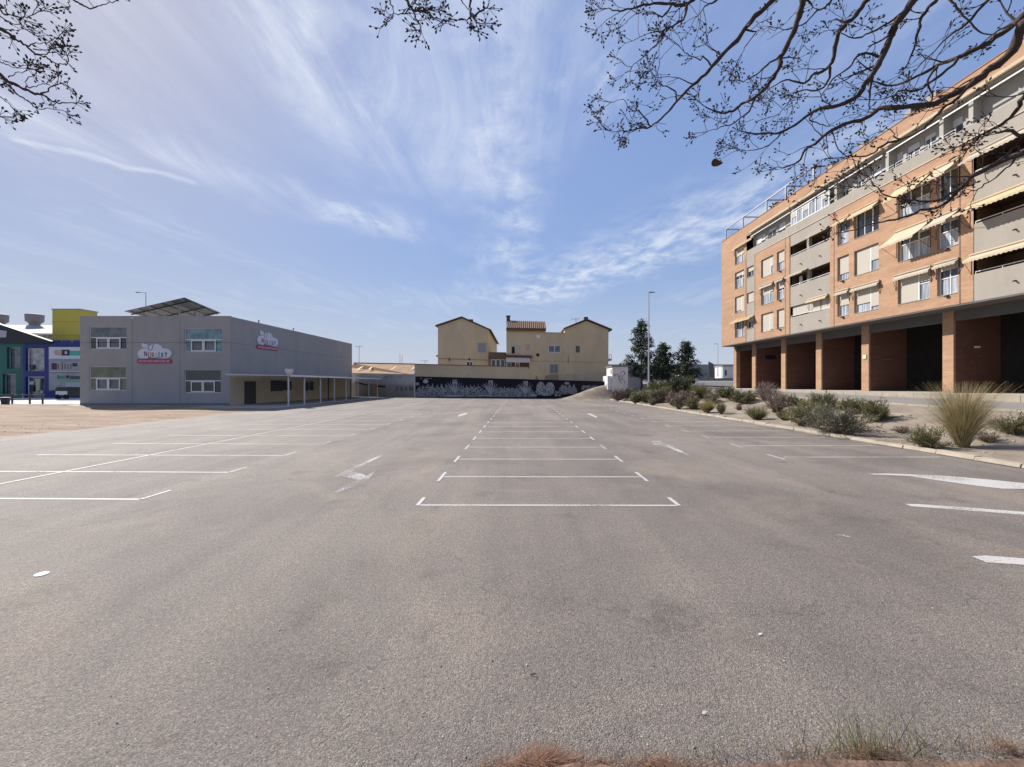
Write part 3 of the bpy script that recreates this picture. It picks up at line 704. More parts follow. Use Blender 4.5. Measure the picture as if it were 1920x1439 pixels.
for yv in pil:
    q = MB(); q.box(XP, XP + (.14 if yv < 51 else .5), yv - .33, yv + .33, 1.5, ZS - .1); q.build('pillar', BRICK, apt)
for a, c in zip(pil[:-1], pil[1:]):
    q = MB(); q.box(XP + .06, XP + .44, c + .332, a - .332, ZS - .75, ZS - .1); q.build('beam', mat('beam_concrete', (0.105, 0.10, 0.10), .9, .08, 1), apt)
XW = 31.6
for yv in pil[1:]:
    q = MB(); q.box(XP + .142, XW, yv - .325, yv + .325, 1.5, ZS - .1); q.build('arcade_fin', BRICK_SHADE, apt)
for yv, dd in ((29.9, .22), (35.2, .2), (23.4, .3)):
    q = MB(); q.box(XW + 1.0, XW + 1.3, yv - dd, yv + dd, 1.5, ZS - .1); q.build('inner_column', BRICK_SHADE, apt)
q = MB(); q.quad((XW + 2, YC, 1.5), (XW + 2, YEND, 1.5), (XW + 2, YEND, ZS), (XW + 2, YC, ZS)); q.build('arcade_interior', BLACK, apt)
q = MB(); q.quad((XW, YC - .4, 1.5), (XE, YC - .4, 1.5), (XE, YC - .4, ZS - .1), (XW, YC - .4, ZS - .1)); q.build('arcade_end_wall', BRICK_SHADE, apt)
q = MB(); q.quad((XP + .5, YC - .5, 1.5), (XW, YC - .5, 1.5), (XW, YC - .5, ZS - .1), (XP + .5, YC - .5, ZS - .1)); q.build('arcade_end_wall', BRICK_SHADE, apt)
q = MB(); q.box(29.7, 30.9, 46.90, 46.938, 4.95, 5.4); vg = q.build('vent_grille', BLACK, apt)
q = MB(); q.box(29.8, 30.4, 31.94, 32.038, 4.0, 4.1); q.build('wall_lamp', mat('dull_lamp', (.16, .12, .10), .7), apt)
q = MB(); q.box(29.9, 30.2, 25.78, 25.888, 4.4, 4.52); q.build('wall_lamp', WHITE, apt)
# small house-number plaque on the fifth pillar
q = MB(); q.box(XP - .06, XP - .002, 32.35 - .16, 32.35 + .16, 4.1, 4.42); pq = q.build('plaque', mat('cream_plaque', (.6, .52, .40), .6), apt)
# rooftop steel pergola and chimneys
ZR = ZTOP + .06
q = MB()
pts = [FY(p) for p in (1356, 1388, 1432, 1468, 1520)]
zz = FZ(.722)
for yv in pts: q.build if False else q.box(D + .08, D + .2, yv - .06, yv + .06, ZR, zz)
for yv in pts: q.box(D + 3.0, D + 3.12, yv - .06, yv + .06, ZTOP - .5, zz + .1)
q.box(D + .09, D + .19, pts[-1], pts[0] + .06, zz, zz + .12); q.box(D + 3.01, D + 3.11, pts[-1], pts[0] + .06, zz + .1, zz + .22)
for yv in pts: q.box(D + .1, D + 3.1, yv - .05, yv + .05, zz + .001, zz + .1)
q.build('rooftop_pergola', GREYMETAL, apt)
for yv, s in ((FY(1430), .5), (FY(1530), .7), (FY(1590), .4), (FY(1672), .45), (FY(1715), .6)):
    q = MB(); q.box(D + 1.0, D + 1.0 + s, yv - s / 2, yv + s / 2, ZTOP - .5, ZTOP + .9 + s * .5); q.build('chimney', mat('chimney_render', (.3, .27, .24), .9), apt)
# awnings that peep round the far corner
for fl in (0, 1, 3):
    q = MB(); q.quad((D + .5, YC + .02, HEAD[fl] + .1), (D + 2.2, YC + .02, HEAD[fl] + .1), (D + 2.2, YC + .75, HEAD[fl] - .25), (D + .5, YC + .75, HEAD[fl] - .25)); q.build('awning', AWN, apt)

# ------------------------------------------------------------------ nursery building
NY = 37.3
def NX(px): return (px - 960) * NY / F
def NZ(py): return CH + (720 - py) * NY / F
SX0, SY0, SX1, SY1 = -26.3, 37.3, -24.8, 62.0
sdir = Vector((SX1 - SX0, SY1 - SY0, 0)).normalized(); snrm = Vector((sdir.y, -sdir.x, 0))
def SP(px, py=None, off=0.0, z=None):
    k = (SX1 - SX0) / (SY1 - SY0); a = (px - 960) / F
    Y = (SX0 - k * SY0) / (a - k); p = Vector((a * Y, Y, CH + (720 - (py if py is not None else 720)) * Y / F if z is None else z))
    return p + snrm * off
nur = empty('nursery_building', (-33, 40, .1), 'two-storey grey concrete nursery building with white framed windows', 'building')
NXL, NXR = NX(150), SX0
fw = [(168, 237, 613.4, 655.6), (168, 236, 688, 733), (345.5, 416, 616, 661), (345.5, 414, 694, 737.5)]
fh = [(NX(a), NX(b), NZ(d), NZ(c)) for a, b, c, d in fw]
ZNB, ZNT = 0.05, 8.35
jx = [NXL, NX(248), NX(337.5), NXR]; zj = NZ(643)
for i in range(3):
    for (za, zb) in ((ZNB, zj), (zj, ZNT)):
        x0 = jx[i] + (.012 if i else 0); x1 = jx[i + 1] - (.012 if i < 2 else 0)
        z0 = za + (.012 if za > 1 else 0); z1 = zb - (.012 if zb < 8 else 0)
        hs = [h for h in fh if x0 < h[0] < x1 and h[2] < z1 and h[3] > z0]
        hs = [(h[0], h[1], max(h[2], z0), min(h[3], z1)) for h in hs]
        q = MB()
        cells(q, lambda mb, a, b, c, d: mb.quad((a, NY, c), (b, NY, c), (b, NY, d), (a, NY, d)), x0, x1, z0, z1, hs)
        for a, b, c, d in hs:
            y1_ = NY + .16
            q.quad((a, NY, c), (a, NY, d), (a, y1_, d), (a, y1_, c)); q.quad((b, NY, c), (b, y1_, c), (b, y1_, d), (b, NY, d)); q.quad((a, NY, c), (a, y1_, c), (b, y1_, c), (b, NY, c)); q.quad((a, NY, d), (b, NY, d), (b, y1_, d), (a, y1_, d))
        q.build('wall_panel', CONC, nur)
q = MB(); q.quad((NXL + .02, NY + .05, ZNB), (NX(167), NY + .05, ZNB), (NX(167), NY + .05, ZNT), (NXL + .02, NY + .05, ZNT)); 
# side wall: cream below, grey above, panel joints
sl = (Vector((SX1, SY1, 0)) - Vector((SX0, SY0, 0))).length
def S(t, z, off=0.0): p = Vector((SX0, SY0, 0)).lerp(Vector((SX1, SY1, 0)), t / sl) + snrm * off; return Vector((p.x, p.y, z))
def St(px): p = SP(px); return (Vector((p.x, p.y, 0)) - Vector((SX0, SY0, 0))).length
sh = [(St(458), St(481), .07, NZ(712.5) - .15), (St(507), St(549), 1.25, 2.45), (St(572), St(590), 1.15, 2.4)]
sput = lambda mb, a, b, c, d: mb.quad(S(a, c), S(b, c), S(b, d), S(a, d))
sj = [0, St(555), St(597), sl]
ZSJ = NZ(643)
for i in range(3):
    t0, t1 = sj[i] + (.012 if i else 0), sj[i + 1] - (.012 if i < 2 else 0)
    for za, zb, m in ((ZNB, 3.02, CREAM), (3.02, ZSJ, CONC), (ZSJ + .02, 8.2, CONC)):
        hs = [h for h in sh if t0 < h[0] < t1 and za <= h[2] + .1 and h[3] < zb + .1]
        hs = [(max(a, t0 + .001), min(b, t1 - .001), max(c, za + .0), min(d, zb)) for a, b, c, d in hs]
        q = MB(); cells(q, sput, t0, t1, za, zb, hs)
        for a, b, c, d in hs:
            q.quad(S(a, c), S(a, d), S(a, d, -.16), S(a, c, -.16)); q.quad(S(b, c), S(b, c, -.16), S(b, d, -.16), S(b, d)); q.quad(S(a, c), S(a, c, -.16), S(b, c, -.16), S(b, c)); q.quad(S(a, d), S(b, d), S(b, d, -.16), S(a, d, -.16))
        q.build('wall_panel', m, nur)
q = MB()   # body behind the panels: dark backing seen only in the joints, and roof
q.prism([(NXL + .01, NY + .2, ZNB), (NXR - .02, NY + .2, ZNB), (SX1 - .25, SY1 - .05, ZNB), (NXL + .01, SY1 - .05, ZNB)], (0, 0, 8.12)); q.build('core', mat('panel_joint', (.10, .10, .105), .9), nur)
q = MB()
q.prism([(NXL, NY - .02, ZNT + .0), (NXR + .02, NY - .02, ZNT + .0), (NXR + .02, NY + .28, ZNT), (NXL, NY + .28, ZNT)], (0, 0, .05)); q.build('coping', GREYMETAL, nur)
q = MB(); a, b, c, d = S(0, 8.2, .02), S(sl, 8.2, .02), S(sl, 8.2, -.3), S(0, 8.2, -.3)
q.hexa([a, b, c, d] + [p + Vector((0, 0, .16 if i in (0, 3) else .05)) for i, p in enumerate((a, b, c, d))]); q.build('coping', GREYMETAL, nur)
q = MB(); q.quad((NXL, NY, ZNB), (NXL, NY, ZNT), (NXL, SY1, ZNT), (NXL, SY1, ZNB)); q.quad((NXL, SY1, ZNB), (NXL, SY1, 8), (SX1, SY1, 8), (SX1, SY1, ZNB)); q.build('rear_wall', CONC, nur)
q = MB(); q.box(NXL + .02, NXR + .01, NY - .03, NY - .001, .04, .26); q.build('plinth', mat('plinth', (.17, .165, .17), .9), nur)
panes = [GL_GREY, GL_GREEN, GL_TEAL, GL_DARK]
for (x0, x1, z0, z1), g_top in zip(fh, panes):
    t = .05; y = NY + .1; zt_ = z0 + (z1 - z0) * .52
    q = MB()
    def fb(a, b, c, d, ya=y - .03, yb=y + .04): q.box(a, b, ya, yb, c, d)
    fb(x0, x0 + t, z0, z1); fb(x1 - t, x1, z0, z1); fb(x0 + t, x1 - t, z0, z0 + t); fb(x0 + t, x1 - t, z1 - t, z1); fb(x0 + t, x1 - t, zt_ - .04, zt_ + .04)
    ww = x1 - x0; c0, c1 = x0 + ww * .17, x0 + ww * .83; cm = (c0 + c1) / 2
    wo = q.build('window', WHITE, nur)
    q = MB(); k = .11
    for a, b in ((c0, cm - .005), (cm + .005, c1)):
        q.box(a, a + k, y - .07, y - .032, z0 + .06, zt_ - .02); q.box(b - k, b, y - .07, y - .032, z0 + .06, zt_ - .02); q.box(a + k, b - k, y - .07, y - .032, z0 + .06, z0 + .06 + k); q.box(a + k, b - k, y - .07, y - .032, zt_ - .02 - k, zt_ - .02)
    q.build('casement_frame', WHITE, wo)
    g = MB(); g.quad((x0 + t, y, zt_), (x1 - t, y, zt_), (x1 - t, y, z1 - t), (x0 + t, y, z1 - t)); g.build('pane', g_top, wo)
    for a, b, m in ((x0 + t, c0, GL_DARK if g_top is GL_GREY else g_top), (c0, cm, GL_GREY if g_top is not GL_DARK else GL_DARK), (cm, c1, GL_GREY if g_top is not GL_DARK else GL_DARK), (c1, x1 - t, GL_DARK if g_top in (GL_GREY, GL_DARK) else g_top)):
        g = MB(); g.quad((a, y + .004, z0 + t), (b, y + .004, z0 + t), (b, y + .004, zt_), (a, y + .004, zt_)); g.build('pane', m, wo)
for k, (a, b, c, d) in enumerate(sh):
    q = MB(); o = -.1; t = .07
    def sb(a_, b_, c_, d_):
        p = [S(a_, c_, o), S(b_, c_, o), S(b_, c_, o - .05), S(a_, c_, o - .05)]; r = [S(a_, d_, o), S(b_, d_, o), S(b_, d_, o - .05), S(a_, d_, o - .05)]; q.hexa(p + r)
    sb(a, a + t, c, d); sb(b - t, b, c, d); sb(a + t, b - t, d - t, d); sb(a + t, b - t, c, c + t); m_ = (a + b) / 2; sb(m_ - .05, m_ + .05, c + t, d - t)
    if k == 0: sb(a + t, m_ - .05, c + 1.0, c + 1.08)
    wo = q.build('door' if k == 0 else 'window', WHITE, nur)
    g = MB(); g.quad(S(a + t, c + t, o - .03), S(b - t, c + t, o - .03), S(b - t, d - t, o - .03), S(a + t, d - t, o - .03)); g.build('pane', GL_DARK if k != 1 else GL_GREEN, wo)
# small roof bits
for px, py, Y in ((492, 603, 44), (556, 618, 50)):
    p = P(px, py, Y); q = MB(); q.tube([(p.x - .4, p.y, 7.8), (p.x - .4, p.y, p.z)], .05, 6); q.blob((p.x - .4, p.y, p.z + .05), .12, .12, .1); q.build('roof_vent', DARKMETAL, nur)

# signs on the nursery
def cloud_sign(O, ux, wdt, label):
    ux = Vector(ux).normalized(); uz = Vector((0, 0, 1)); nn = ux.cross(uz)
    s = wdt / 63.0     # one photo pixel
    th = empty('cloud_sign', O, label, 'sign')
    def pt(x, y, d=0):
        y = (y + 5) * .763 - 8 if y >= -5 else y - 2.5
        return O + ux * (x * s) + uz * (y * s) + nn * d
    lobes = [(-17, 6, 14), (2, 16, 14.5), (20, 7, 12.5), (-4, 6, 13), (10, 6, 12)]
    # union outline by ray casting from the centre
    outl = []
    for k in range(72):
        an = math.pi * 2 * k / 72; dx_, dy_ = math.cos(an), math.sin(an); best = 5
        for cx, cy, r in lobes:
            ox, oy = -cx, 7 - cy; b = ox * dx_ + oy * dy_; c = ox * ox + oy * oy - r * r; disc = b * b - c
            if disc > 0: best = max(best, -b + math.sqrt(disc))
        x, y = best * dx_, 7 + best * dy_
        outl.append((x, max(y, -5)))
    SGN = mat('sign_white', (0.60, 0.62, 0.68), .5, .04, 2)
    q = MB(); q.prism([pt(x, y, .02) for x, y in outl], nn * .05); q.build('board', SGN, th)
    q = MB(); q.prism([pt(x, y, .022) for x, y in ((-24, 33), (-22, 22), (-12, 20), (-10, 28))], nn * .046); q.build('board', SGN, th)
    PINK = mat('sign_crimson', (0.36, 0.05, 0.13), .5, .06, 2)
    q = MB(); bar = [(-31, -14), (-32, -12), (-32, -9), (-31, -7), (31, -7), (32, -9), (32, -12), (31, -14)]
    q.prism([pt(x, y, .02) for x, y in bar], nn * .06); q.build('banner', PINK, th)
    q = MB(); x = -28.5; rr = random.Random(3)
    for wl_ in (7, 8, 9, 11, 9, 8):
        for i in range(int(wl_)):
            if x > 29: break
            q.prism([pt(x, -12.3, .082), pt(x + .62, -12.3, .082), pt(x + .62, -9 + rr.uniform(-.5, .3), .082), pt(x, -9 + rr.uniform(-.5, .3), .082)], nn * .004); x += 1.0
        x += 1.4
    tag(q.build('small_print', mat('sign_pale_pink', (.62, .42, .50), .6), th), kind='stuff')
    cols = [('N', (0.10, 0.04, 0.14), -16, 0.5, 13), ('U', (0.42, 0.09, 0.07), -8.5, -3.5, 15), ('R', (0.22, 0.20, 0.16), -2, -2, 12), ('S', (0.40, 0.40, 0.33), 4.2, -1, 10), ('E', (0.20, 0.30, 0.26), 9.2, 0, 11), ('R', (0.06, 0.11, 0.15), 15.5, -2, 12), ('Y', (0.03, 0.04, 0.16), 22, -2, 13)]
    for ch, c, x, y, h in cols:
        text_mesh(ch, h * s * .98, mat('letter_' + ch + str(int(c[0] * 100)), c, .6, .05), 'letter', th, pt(x, y), ux, uz, .074, bold=h * s * .035, xs=.62)
    for (a, b), (c, d) in (((-12, 26), (-9, 13)), ((-1, 30), (-5, 14)), ((-12, -4), (0, -4.5)), ((0, -4.5), (14, -2))):
        q = MB()
        dv = (pt(c, d) - pt(a, b)).normalized(); sd = dv.cross(nn) * s * .6
        q.quad(pt(a, b, .078) - sd, pt(c, d, .078) - sd, pt(c, d, .078) + sd, pt(a, b, .078) + sd)
        q.build('stroke', mat('sign_stroke', (.12, .12, .17), .6), th)
cloud_sign(Vector((NX(290.5), NY - .01, NZ(665))), (1, 0, 0), 63 * NY / F, 'cloud-shaped nursery sign with crimson banner between the front windows')
sp = SP(501, 641.5, .01)
cloud_sign(sp, sdir, 63 * NY / F * 1.04, 'cloud-shaped nursery sign high on the long side wall')

# covered walkway
cw = empty('covered_walkway', (-22.5, 48, .07), 'white flat-roofed walkway on slim posts along the nursery side wall', 'canopy')
WM = mat('walkway_roof', (0.50, 0.50, 0.50), .6, .06, 1)
y0, y1 = 36.4, 61.2
q = MB(); q.hexa([(-26.1, y0, 2.86), (-20.2, y0, 2.78), (-20.0, y1, 2.78), (-24.95, y1, 2.86), (-26.1, y0, 3.0), (-20.2, y0, 2.86), (-20.0, y1, 2.86), (-24.95, y1, 3.0)]); q.build('roof', WM, cw)
q = MB(); q.hexa([(-20.195, y0, 2.72), (-20.13, y0, 2.72), (-19.93, y1, 2.72), (-19.995, y1, 2.72), (-20.195, y0, 2.9), (-20.13, y0, 2.9), (-19.93, y1, 2.9), (-19.995, y1, 2.9)]); q.build('fascia', mat('white_fascia', (.7, .7, .7), .5), cw)
for k, yv in enumerate((36.6, 39.4, 42.7, 46.0, 49.2, 53.0, 57.0, 60.6)):
    q = MB(); q.box(-20.5 + .008 * k, -20.4 + .008 * k, yv - .05, yv + .05, .07, 2.79); q.build('post', mat('post_steel', (.52, .53, .55), .45, .05, 3, metal=.2), cw)
for k, yv in enumerate((47.6, 54.2)):
    q = MB(); q.box(-21.9, -21.8, yv - .05, yv + .05, .07, 2.8); q.build('post', DARKMETAL, cw)
lt = empty('walkway_lamp', (-20.3, 36.45, 2.91), 'small white lantern on the near corner of the covered walkway', 'lamp')
q = MB(); q.tube([(-20.3, 36.45, 2.90), (-20.3, 36.45, 3.12), (-20.3, 36.45, 3.36), (-20.3, 36.45, 3.44)], [.16, .30, .36, .30], 12); q.build('shade', WHITE, lt)
q = MB(); q.tube([(-20.3, 36.45, 3.44), (-20.3, 36.45, 3.5)], .37, 12); q.build('cap', GREYMETAL, lt)

# tilted solar array on the roof
sa = empty('solar_array', (-40, 48, 8.3), 'tilted solar panel canopy on struts above the nursery roof', 'solar panels')
hi0, hi1, lo0 = Vector((-36.8, 45, 11.76)), Vector((-39.9, 54.9, 11.76)), Vector((-42.2, 43.5, 9.93))
du = hi1 - hi0; dv = lo0 - hi0; nrm = du.cross(dv).normalized()
if nrm.z < 0: nrm = -nrm
SPAN = mat('solar_backsheet', (.26, .255, .26), .6, .08, 2); 
for i in range(8):
    for j in range(3):
        a0, a1 = i / 8 + .004, (i + 1) / 8 - .004; b0, b1 = j / 3 + .006, (j + 1) / 3 - .006
        c = [hi0 + du * a + dv * b for a, b in ((a0, b0), (a1, b0), (a1, b1), (a0, b1))]
        q = MB(); q.hexa(c + [p + nrm * .05 for p in c]); q.build('panel', SPAN, sa)
q = MB()
for j in (.08, .25, .42, .6, .78, .93):
    q.bar(hi0 + dv * j - nrm * .06, hi1 + dv * j - nrm * .06, .06)
q.build('purlin', GREYMETAL, sa)
for a in (.12, .5, .88):
    q = MB(); q.bar(hi0 + du * a - nrm * .13, lo0 + du * a - nrm * .13, .08); q.build('rafter', DARKMETAL, sa)
    for b in (.2, .8):
        p = hi0 + du * a + dv * b - nrm * .2; q = MB(); q.bar((p.x, p.y, 7.6), p, .08); q.build('strut', GREYMETAL, sa)
    p = hi0 + du * a + dv * .2; r = hi0 + du * a + dv * .65; q = MB(); q.bar((p.x, p.y, 8.0), r - nrm * .2, .05); q.build('brace', GREYMETAL, sa)

# yellow block behind the nursery
yb = empty('yellow_building', (-64, 59, 0), 'tall windowless yellow building block behind the grey nursery', 'building')
YE = mat('yellow_cladding', (.45, .39, .07), .7, .06, .6)
q = MB(); q.box(-66.2, -62.2, 57.6, 60, 0, 12.75); q.build('wall', YE, yb)
q = MB(); q.box(-66.3, -62.1, 57.5, 60.1, 12.75, 12.87); q.build('coping', GREYMETAL, yb)
for k in range(4):
    q = MB(); q.box(-66.22, -62.18, 57.575, 57.596, 5 + 2 * k, 5.03 + 2 * k); q.build('joint', mat('yellow_joint', (.30, .25, .03), .8), yb)

# ------------------------------------------------------------------ blue shop and its boards on the far left
BY = 56.0
def BX(px): return (px - 960) * BY / F
def BZ(py): return CH + (720 - py) * BY / F
bs = empty('blue_shop', (BX(40), BY, 0), 'dark blue and green two-storey shop with showcase windows and sloping roof', 'building')
NAVY = mat('navy_cladding', (.018, .028, .16), .5, .1, 1); TEALW = mat('green_cladding', (.012, .10, .085), .5, .12, 1)
bwin = [(48, 83, 654, 697), (48, 83, 707, 747)]; gwin = [(13, 38, 652, 692), (5, 30, 702, 744), (-32, -6, 652, 692), (-38, -12, 702, 744)]
for x0, x1, hs, m in ((BX(-70), BX(43) - .01, gwin, TEALW), (BX(43) + .01, BX(172), bwin, NAVY)):
    hh = [(BX(a), BX(b), BZ(d), BZ(c)) for a, b, c, d in hs]
    q = MB(); cells(q, lambda mb, a, b, c, d: mb.quad((a, BY, c), (b, BY, c), (b, BY, d), (a, BY, d)), x0, x1, 0, BZ(642), hh)
    for a, b, c, d in hh:
        y1_ = BY + .5
        q.quad((a, BY, c), (a, BY, d), (a, y1_, d), (a, y1_, c)); q.quad((b, BY, c), (b, y1_, c), (b, y1_, d), (b, BY, d)); q.quad((a, BY, c), (a, y1_, c), (b, y1_, c), (b, BY, c)); q.quad((a, BY, d), (b, BY, d), (b, y1_, d), (a, y1_, d))
    q.build('wall', m, bs)
    for k, (a, b, c, d) in enumerate(hh):
        q = MB(); t = .12
        q.box(a, a + t, BY + .3, BY + .36, c, d); q.box(b - t, b, BY + .3, BY + .36, c, d); q.box(a + t, b - t, BY + .3, BY + .36, d - t, d)
        wo = q.build('window', WHITE if m is NAVY else GREYMETAL, bs)
        g = MB(); g.quad((a, BY + .45, c), (b, BY + .45, c), (b, BY + .45, d), (a, BY + .45, d)); g.build('pane', [make_glass('shop_glass', (.30, .30, .29), .2), GL_GREY][k % 2] if m is NAVY else GL_GREY, wo)
q = MB(); q.prism([(BX(-70), BY - .3, BZ(560)), (BX(-20), BY - .3, BZ(596)), (BX(0), BY - .3, BZ(608)), (BX(99), BY - .3, BZ(641)), (BX(99), BY - .3, BZ(645)), (BX(-70), BY - .3, BZ(645))], (0, .6, 0)); q.build('roof', mat('dark_roof', (.02, .022, .03), .6), bs)
q = MB(); q.quad((BX(-20), BY - .32, BZ(635)), (BX(17), BY - .32, BZ(634)), (BX(18), BY - .32, BZ(622)), (BX(-12), BY - .32, BZ(618))); q.build('gable_panel', mat('pale_panel', (.34, .33, .36), .7), bs)
for px in (105, 123, 143):
    q = MB(); q.box(BX(px) - .4, BX(px) + .35, BY - .05, BY + .4, BZ(642), BZ(639)); q.build('parapet_block', NAVY, bs)
# goods in the showcases
for (a, b, c, d, cc, nm) in ((51, 60, 685, 694, (.05, .05, .06), 'display'), (50, 61, 716, 722, (.4, .4, .4), 'display'), (52, 60, 723, 735, (.03, .03, .035), 'display'), (63, 72, 711, 738, (.38, .40, .26), 'display'), (68, 78, 733, 738, (.4, .4, .4), 'display')):
    q = MB(); q.hexa([(BX(a) + .12, BY + .2, BZ(d)), (BX(b) - .12, BY + .2, BZ(d)), (BX(b) - .12, BY + .42, BZ(d)), (BX(a) + .12, BY + .42, BZ(d)), (BX(a), BY + .2, BZ(c)), (BX(b), BY + .2, BZ(c)), (BX(b), BY + .42, BZ(c)), (BX(a), BY + .42, BZ(c))]); q.build(nm, mat('display%d%d' % (a, c), cc, .6), bs)
# advertising boards
BW = mat('board_white', (.52, .53, .57), .5, .05, .8); BG = mat('board_grey', (.30, .30, .30), .6, .15, .8)
yb0 = BY - .35
def board(z0, z1, m, label):
    th = empty('advertising_board', (BX(124), yb0, z0), label, 'billboard')
    q = MB(); q.box(BX(97), BX(168), yb0, yb0 + .2, z0, z1); q.build('panel', m, th); return th
def patch(th, a, b, c, d, col, nm='print', k=.01):
    q = MB(); q.box(BX(a), BX(b), yb0 - k, yb0 - .001, BZ(d), BZ(c)); q.build(nm, mat('ink_%02d%02d%02d' % tuple(int(99 * v) for v in col), col, .5, .05), th)
t1 = board(BZ(677), BZ(652), BW, 'topmost white advertising board with a peach, black and green pill')
q = MB(); pill = [(107, 660), (109, 657.5), (121, 657), (121, 668), (109, 667), (107, 664.5)]
q.prism([(BX(a), yb0 - .01, BZ(b)) for a, b in reversed(pill)], (0, .009, 0)); q.build('print', mat('ink_peach', (.42, .29, .24), .5), t1)
patch(t1, 121, 136, 657, 668, (.03, .02, .05)); patch(t1, 127, 131, 660, 665, (.5, .5, .52), k=.016); patch(t1, 136, 160, 659, 668, (.06, .34, .24)); patch(t1, 98, 168, 674, 676, (.12, .2, .38))
t2 = board(BZ(699), BZ(678), BG, 'middle grey advertising board with dark purple square')
patch(t2, 102, 112, 682, 694, (.07, .015, .06)); patch(t2, 121, 123, 681, 694, (.1, .05, .06)); patch(t2, 141, 150, 682, 688, (.03, .02, .06)); patch(t2, 98, 168, 697.5, 698.9, (.5, .5, .52))
for a in (113.5, 126, 131.5, 137): patch(t2, a, a + 2.2, 683.5, 693, (.10, .10, .12))
t3 = board(BZ(733), BZ(700), BG, 'lowest grey advertising board with green print above white signs')
patch(t3, 113, 117, 705, 712, (.02, .16, .09)); patch(t3, 118, 127, 706, 711, (.03, .22, .14)); patch(t3, 129, 135, 705, 710, (.02, .02, .03)); patch(t3, 136, 156, 706, 712, (.05, .07, .08)); patch(t3, 117, 166, 713, 715, (.1, .4, .28)); patch(t3, 128, 166, 718, 731, (.42, .42, .40))
vn = empty('parked_van', (BX(118), BY - 3.5, .1), 'low dark vehicle with pale side parked under the advertising boards', 'van')
yv = BY - 4.4; x0, x1 = (103 - 960) / F * yv, (128 - 960) / F * yv; vn.location = (x0 + 1, yv + .8, .1); WORLD[vn.name] = vn.location.copy()
VD = mat('van_dark', (.02, .022, .03), .3); 
q = MB(); q.prism([(x0, yv, .45), (x1, yv, .45), (x1, yv, 1.2), (x1 - .15, yv, 1.62), (x0 + .25, yv, 1.66), (x0, yv, 1.25)], (0, 1.7, 0)); q.build('body', VD, vn)
q = MB(); q.box(x0 + .12, x1 - .12, yv - .03, yv - .002, .62, 1.12); q.build('side_panel', WHITE, vn)
for xx in (x0 + .35, x1 - .35):
    q = MB(); q.tube([(xx, yv - .05, .40), (xx, yv + .2, .40)], .3, 12); q.build('wheel', BLACK, vn)
# blue skip / bin
# street railing on the left
fr = empty('street_railing', (-43, 39.5, .05), 'low dark metal railing beside the earth verge', 'railing')
prev = None
for k, px in enumerate((-60, -25, 23, 56, 80)):
    p = P(px, 760, 39.4 - .0 * k); q = MB(); q.box(p.x - .05, p.x + .05, p.y - .05, p.y + .05, .02, 1.05); q.build('post', DARKMETAL, fr)
    if prev:
        for z in (.95, .55):
            q = MB(); q.bar((prev.x + .05, prev.y, z), (p.x - .05, p.y, z), .05); q.build('rail', DARKMETAL, fr)
    prev = p
tb = empty('litter_bin', P(10, 764, 36.5) * 1 + Vector((0, 0, 0)), 'dark round litter bin at the left end of the railing', 'bin'); tb.location.z = 0.06; WORLD[tb.name] = tb.location.copy()
c = tb.location
q = MB(); q.tube([(c.x, c.y, .05), (c.x, c.y, .8)], [.24, .30], 12); q.build('barrel', DARKMETAL, tb)
q = MB(); q.tube([(c.x, c.y, .8), (c.x, c.y, .85)], .33, 12); q.build('rim', GREYMETAL, tb)
# distant factory roof with vents
fa = empty('factory_hall', (-95, 95, 0), 'pale factory hall roof far behind the blue shop', 'building')
fy = 95.0; fx = lambda p: (p - 960) * fy / F; fz = lambda p: CH + (720 - p) * fy / F
q = MB(); c_ = [P(-60, 624, 95), P(175, 627, 95), P(175, 612, 118), P(-60, 609, 118)]; q.hexa([v - Vector((0, 0, .3)) for v in c_] + c_); _unused = ([(fx(-120), fy, fz(624)), (fx(175), fy, fz(627)), (fx(175), fy + 25, fz(611)), (fx(-120), fy + 25, fz(606)), (fx(-120), fy, fz(623)), (fx(175), fy, fz(626)), (fx(175), fy + 25, fz(590)), (fx(-120), fy + 25, fz(586))]); q.build('roof', mat('pale_roof', (.46, .43, .38), .8, .05, .3), fa)
q = MB(); q.box(fx(-120), fx(175), fy + .5, fy + 24, 0, fz(628)); q.build('wall', mat('factory_wall', (.33, .30, .26), .9, .1, .3), fa)
for px in (76, 86):
    q = MB(); q.box(fx(px), fx(px + 6), fy + .45, fy + .49, fz(634), fz(628.5)); q.build('window', GL_GREY, fa)
for px, lb in ((65, 'grey mushroom-shaped roof vent right of the other one on the factory roof'), (-2, 'grey roof vent at the very left edge of the photo')):
    x, y = (px - 960) / F * 110, 110.0; s = y / F
    zb = CH + (720 - 613) * s
    v = empty('roof_vent', (x, y, zb), lb, 'vent', 'factory roof vents')
    q = MB(); q.tube([(x, y, zb - .8), (x, y, zb + .15)], [12 * s, 10 * s], 12); q.build('base', GREYMETAL, v)
    q = MB(); q.tube([(x, y, zb + .15), (x, y, zb + 6 * s), (x, y, zb + 9 * s), (x, y, zb + 22 * s), (x, y, zb + 23.5 * s)], [7 * s, 8 * s, 12 * s, 12.5 * s, 10 * s], 14); q.build('cowl', mat('vent_cowl', (.22, .2, .2), .6), v)

# ------------------------------------------------------------------ wall, mural and houses at the end of the lot
def W(px, py=None, off=0.0, z=None):
    Y = (57.17 + off) / (1 + .000309 * (px - 960)); X = (px - 960) / F * Y
    return Vector((X, Y, CH + (720 - py) / F * Y if z is None else z))
wn = Vector((-.2256, -.974, 0))      # faces the camera
def wq(mb, pts, off=0.0): mb.poly([W(a, b, off) for a, b in pts]); return mb
def slab(mb, pts, off, thick): p = [W(a, b, off) for a, b in pts]; mb.prism(p, (0, thick, 0)); return mb
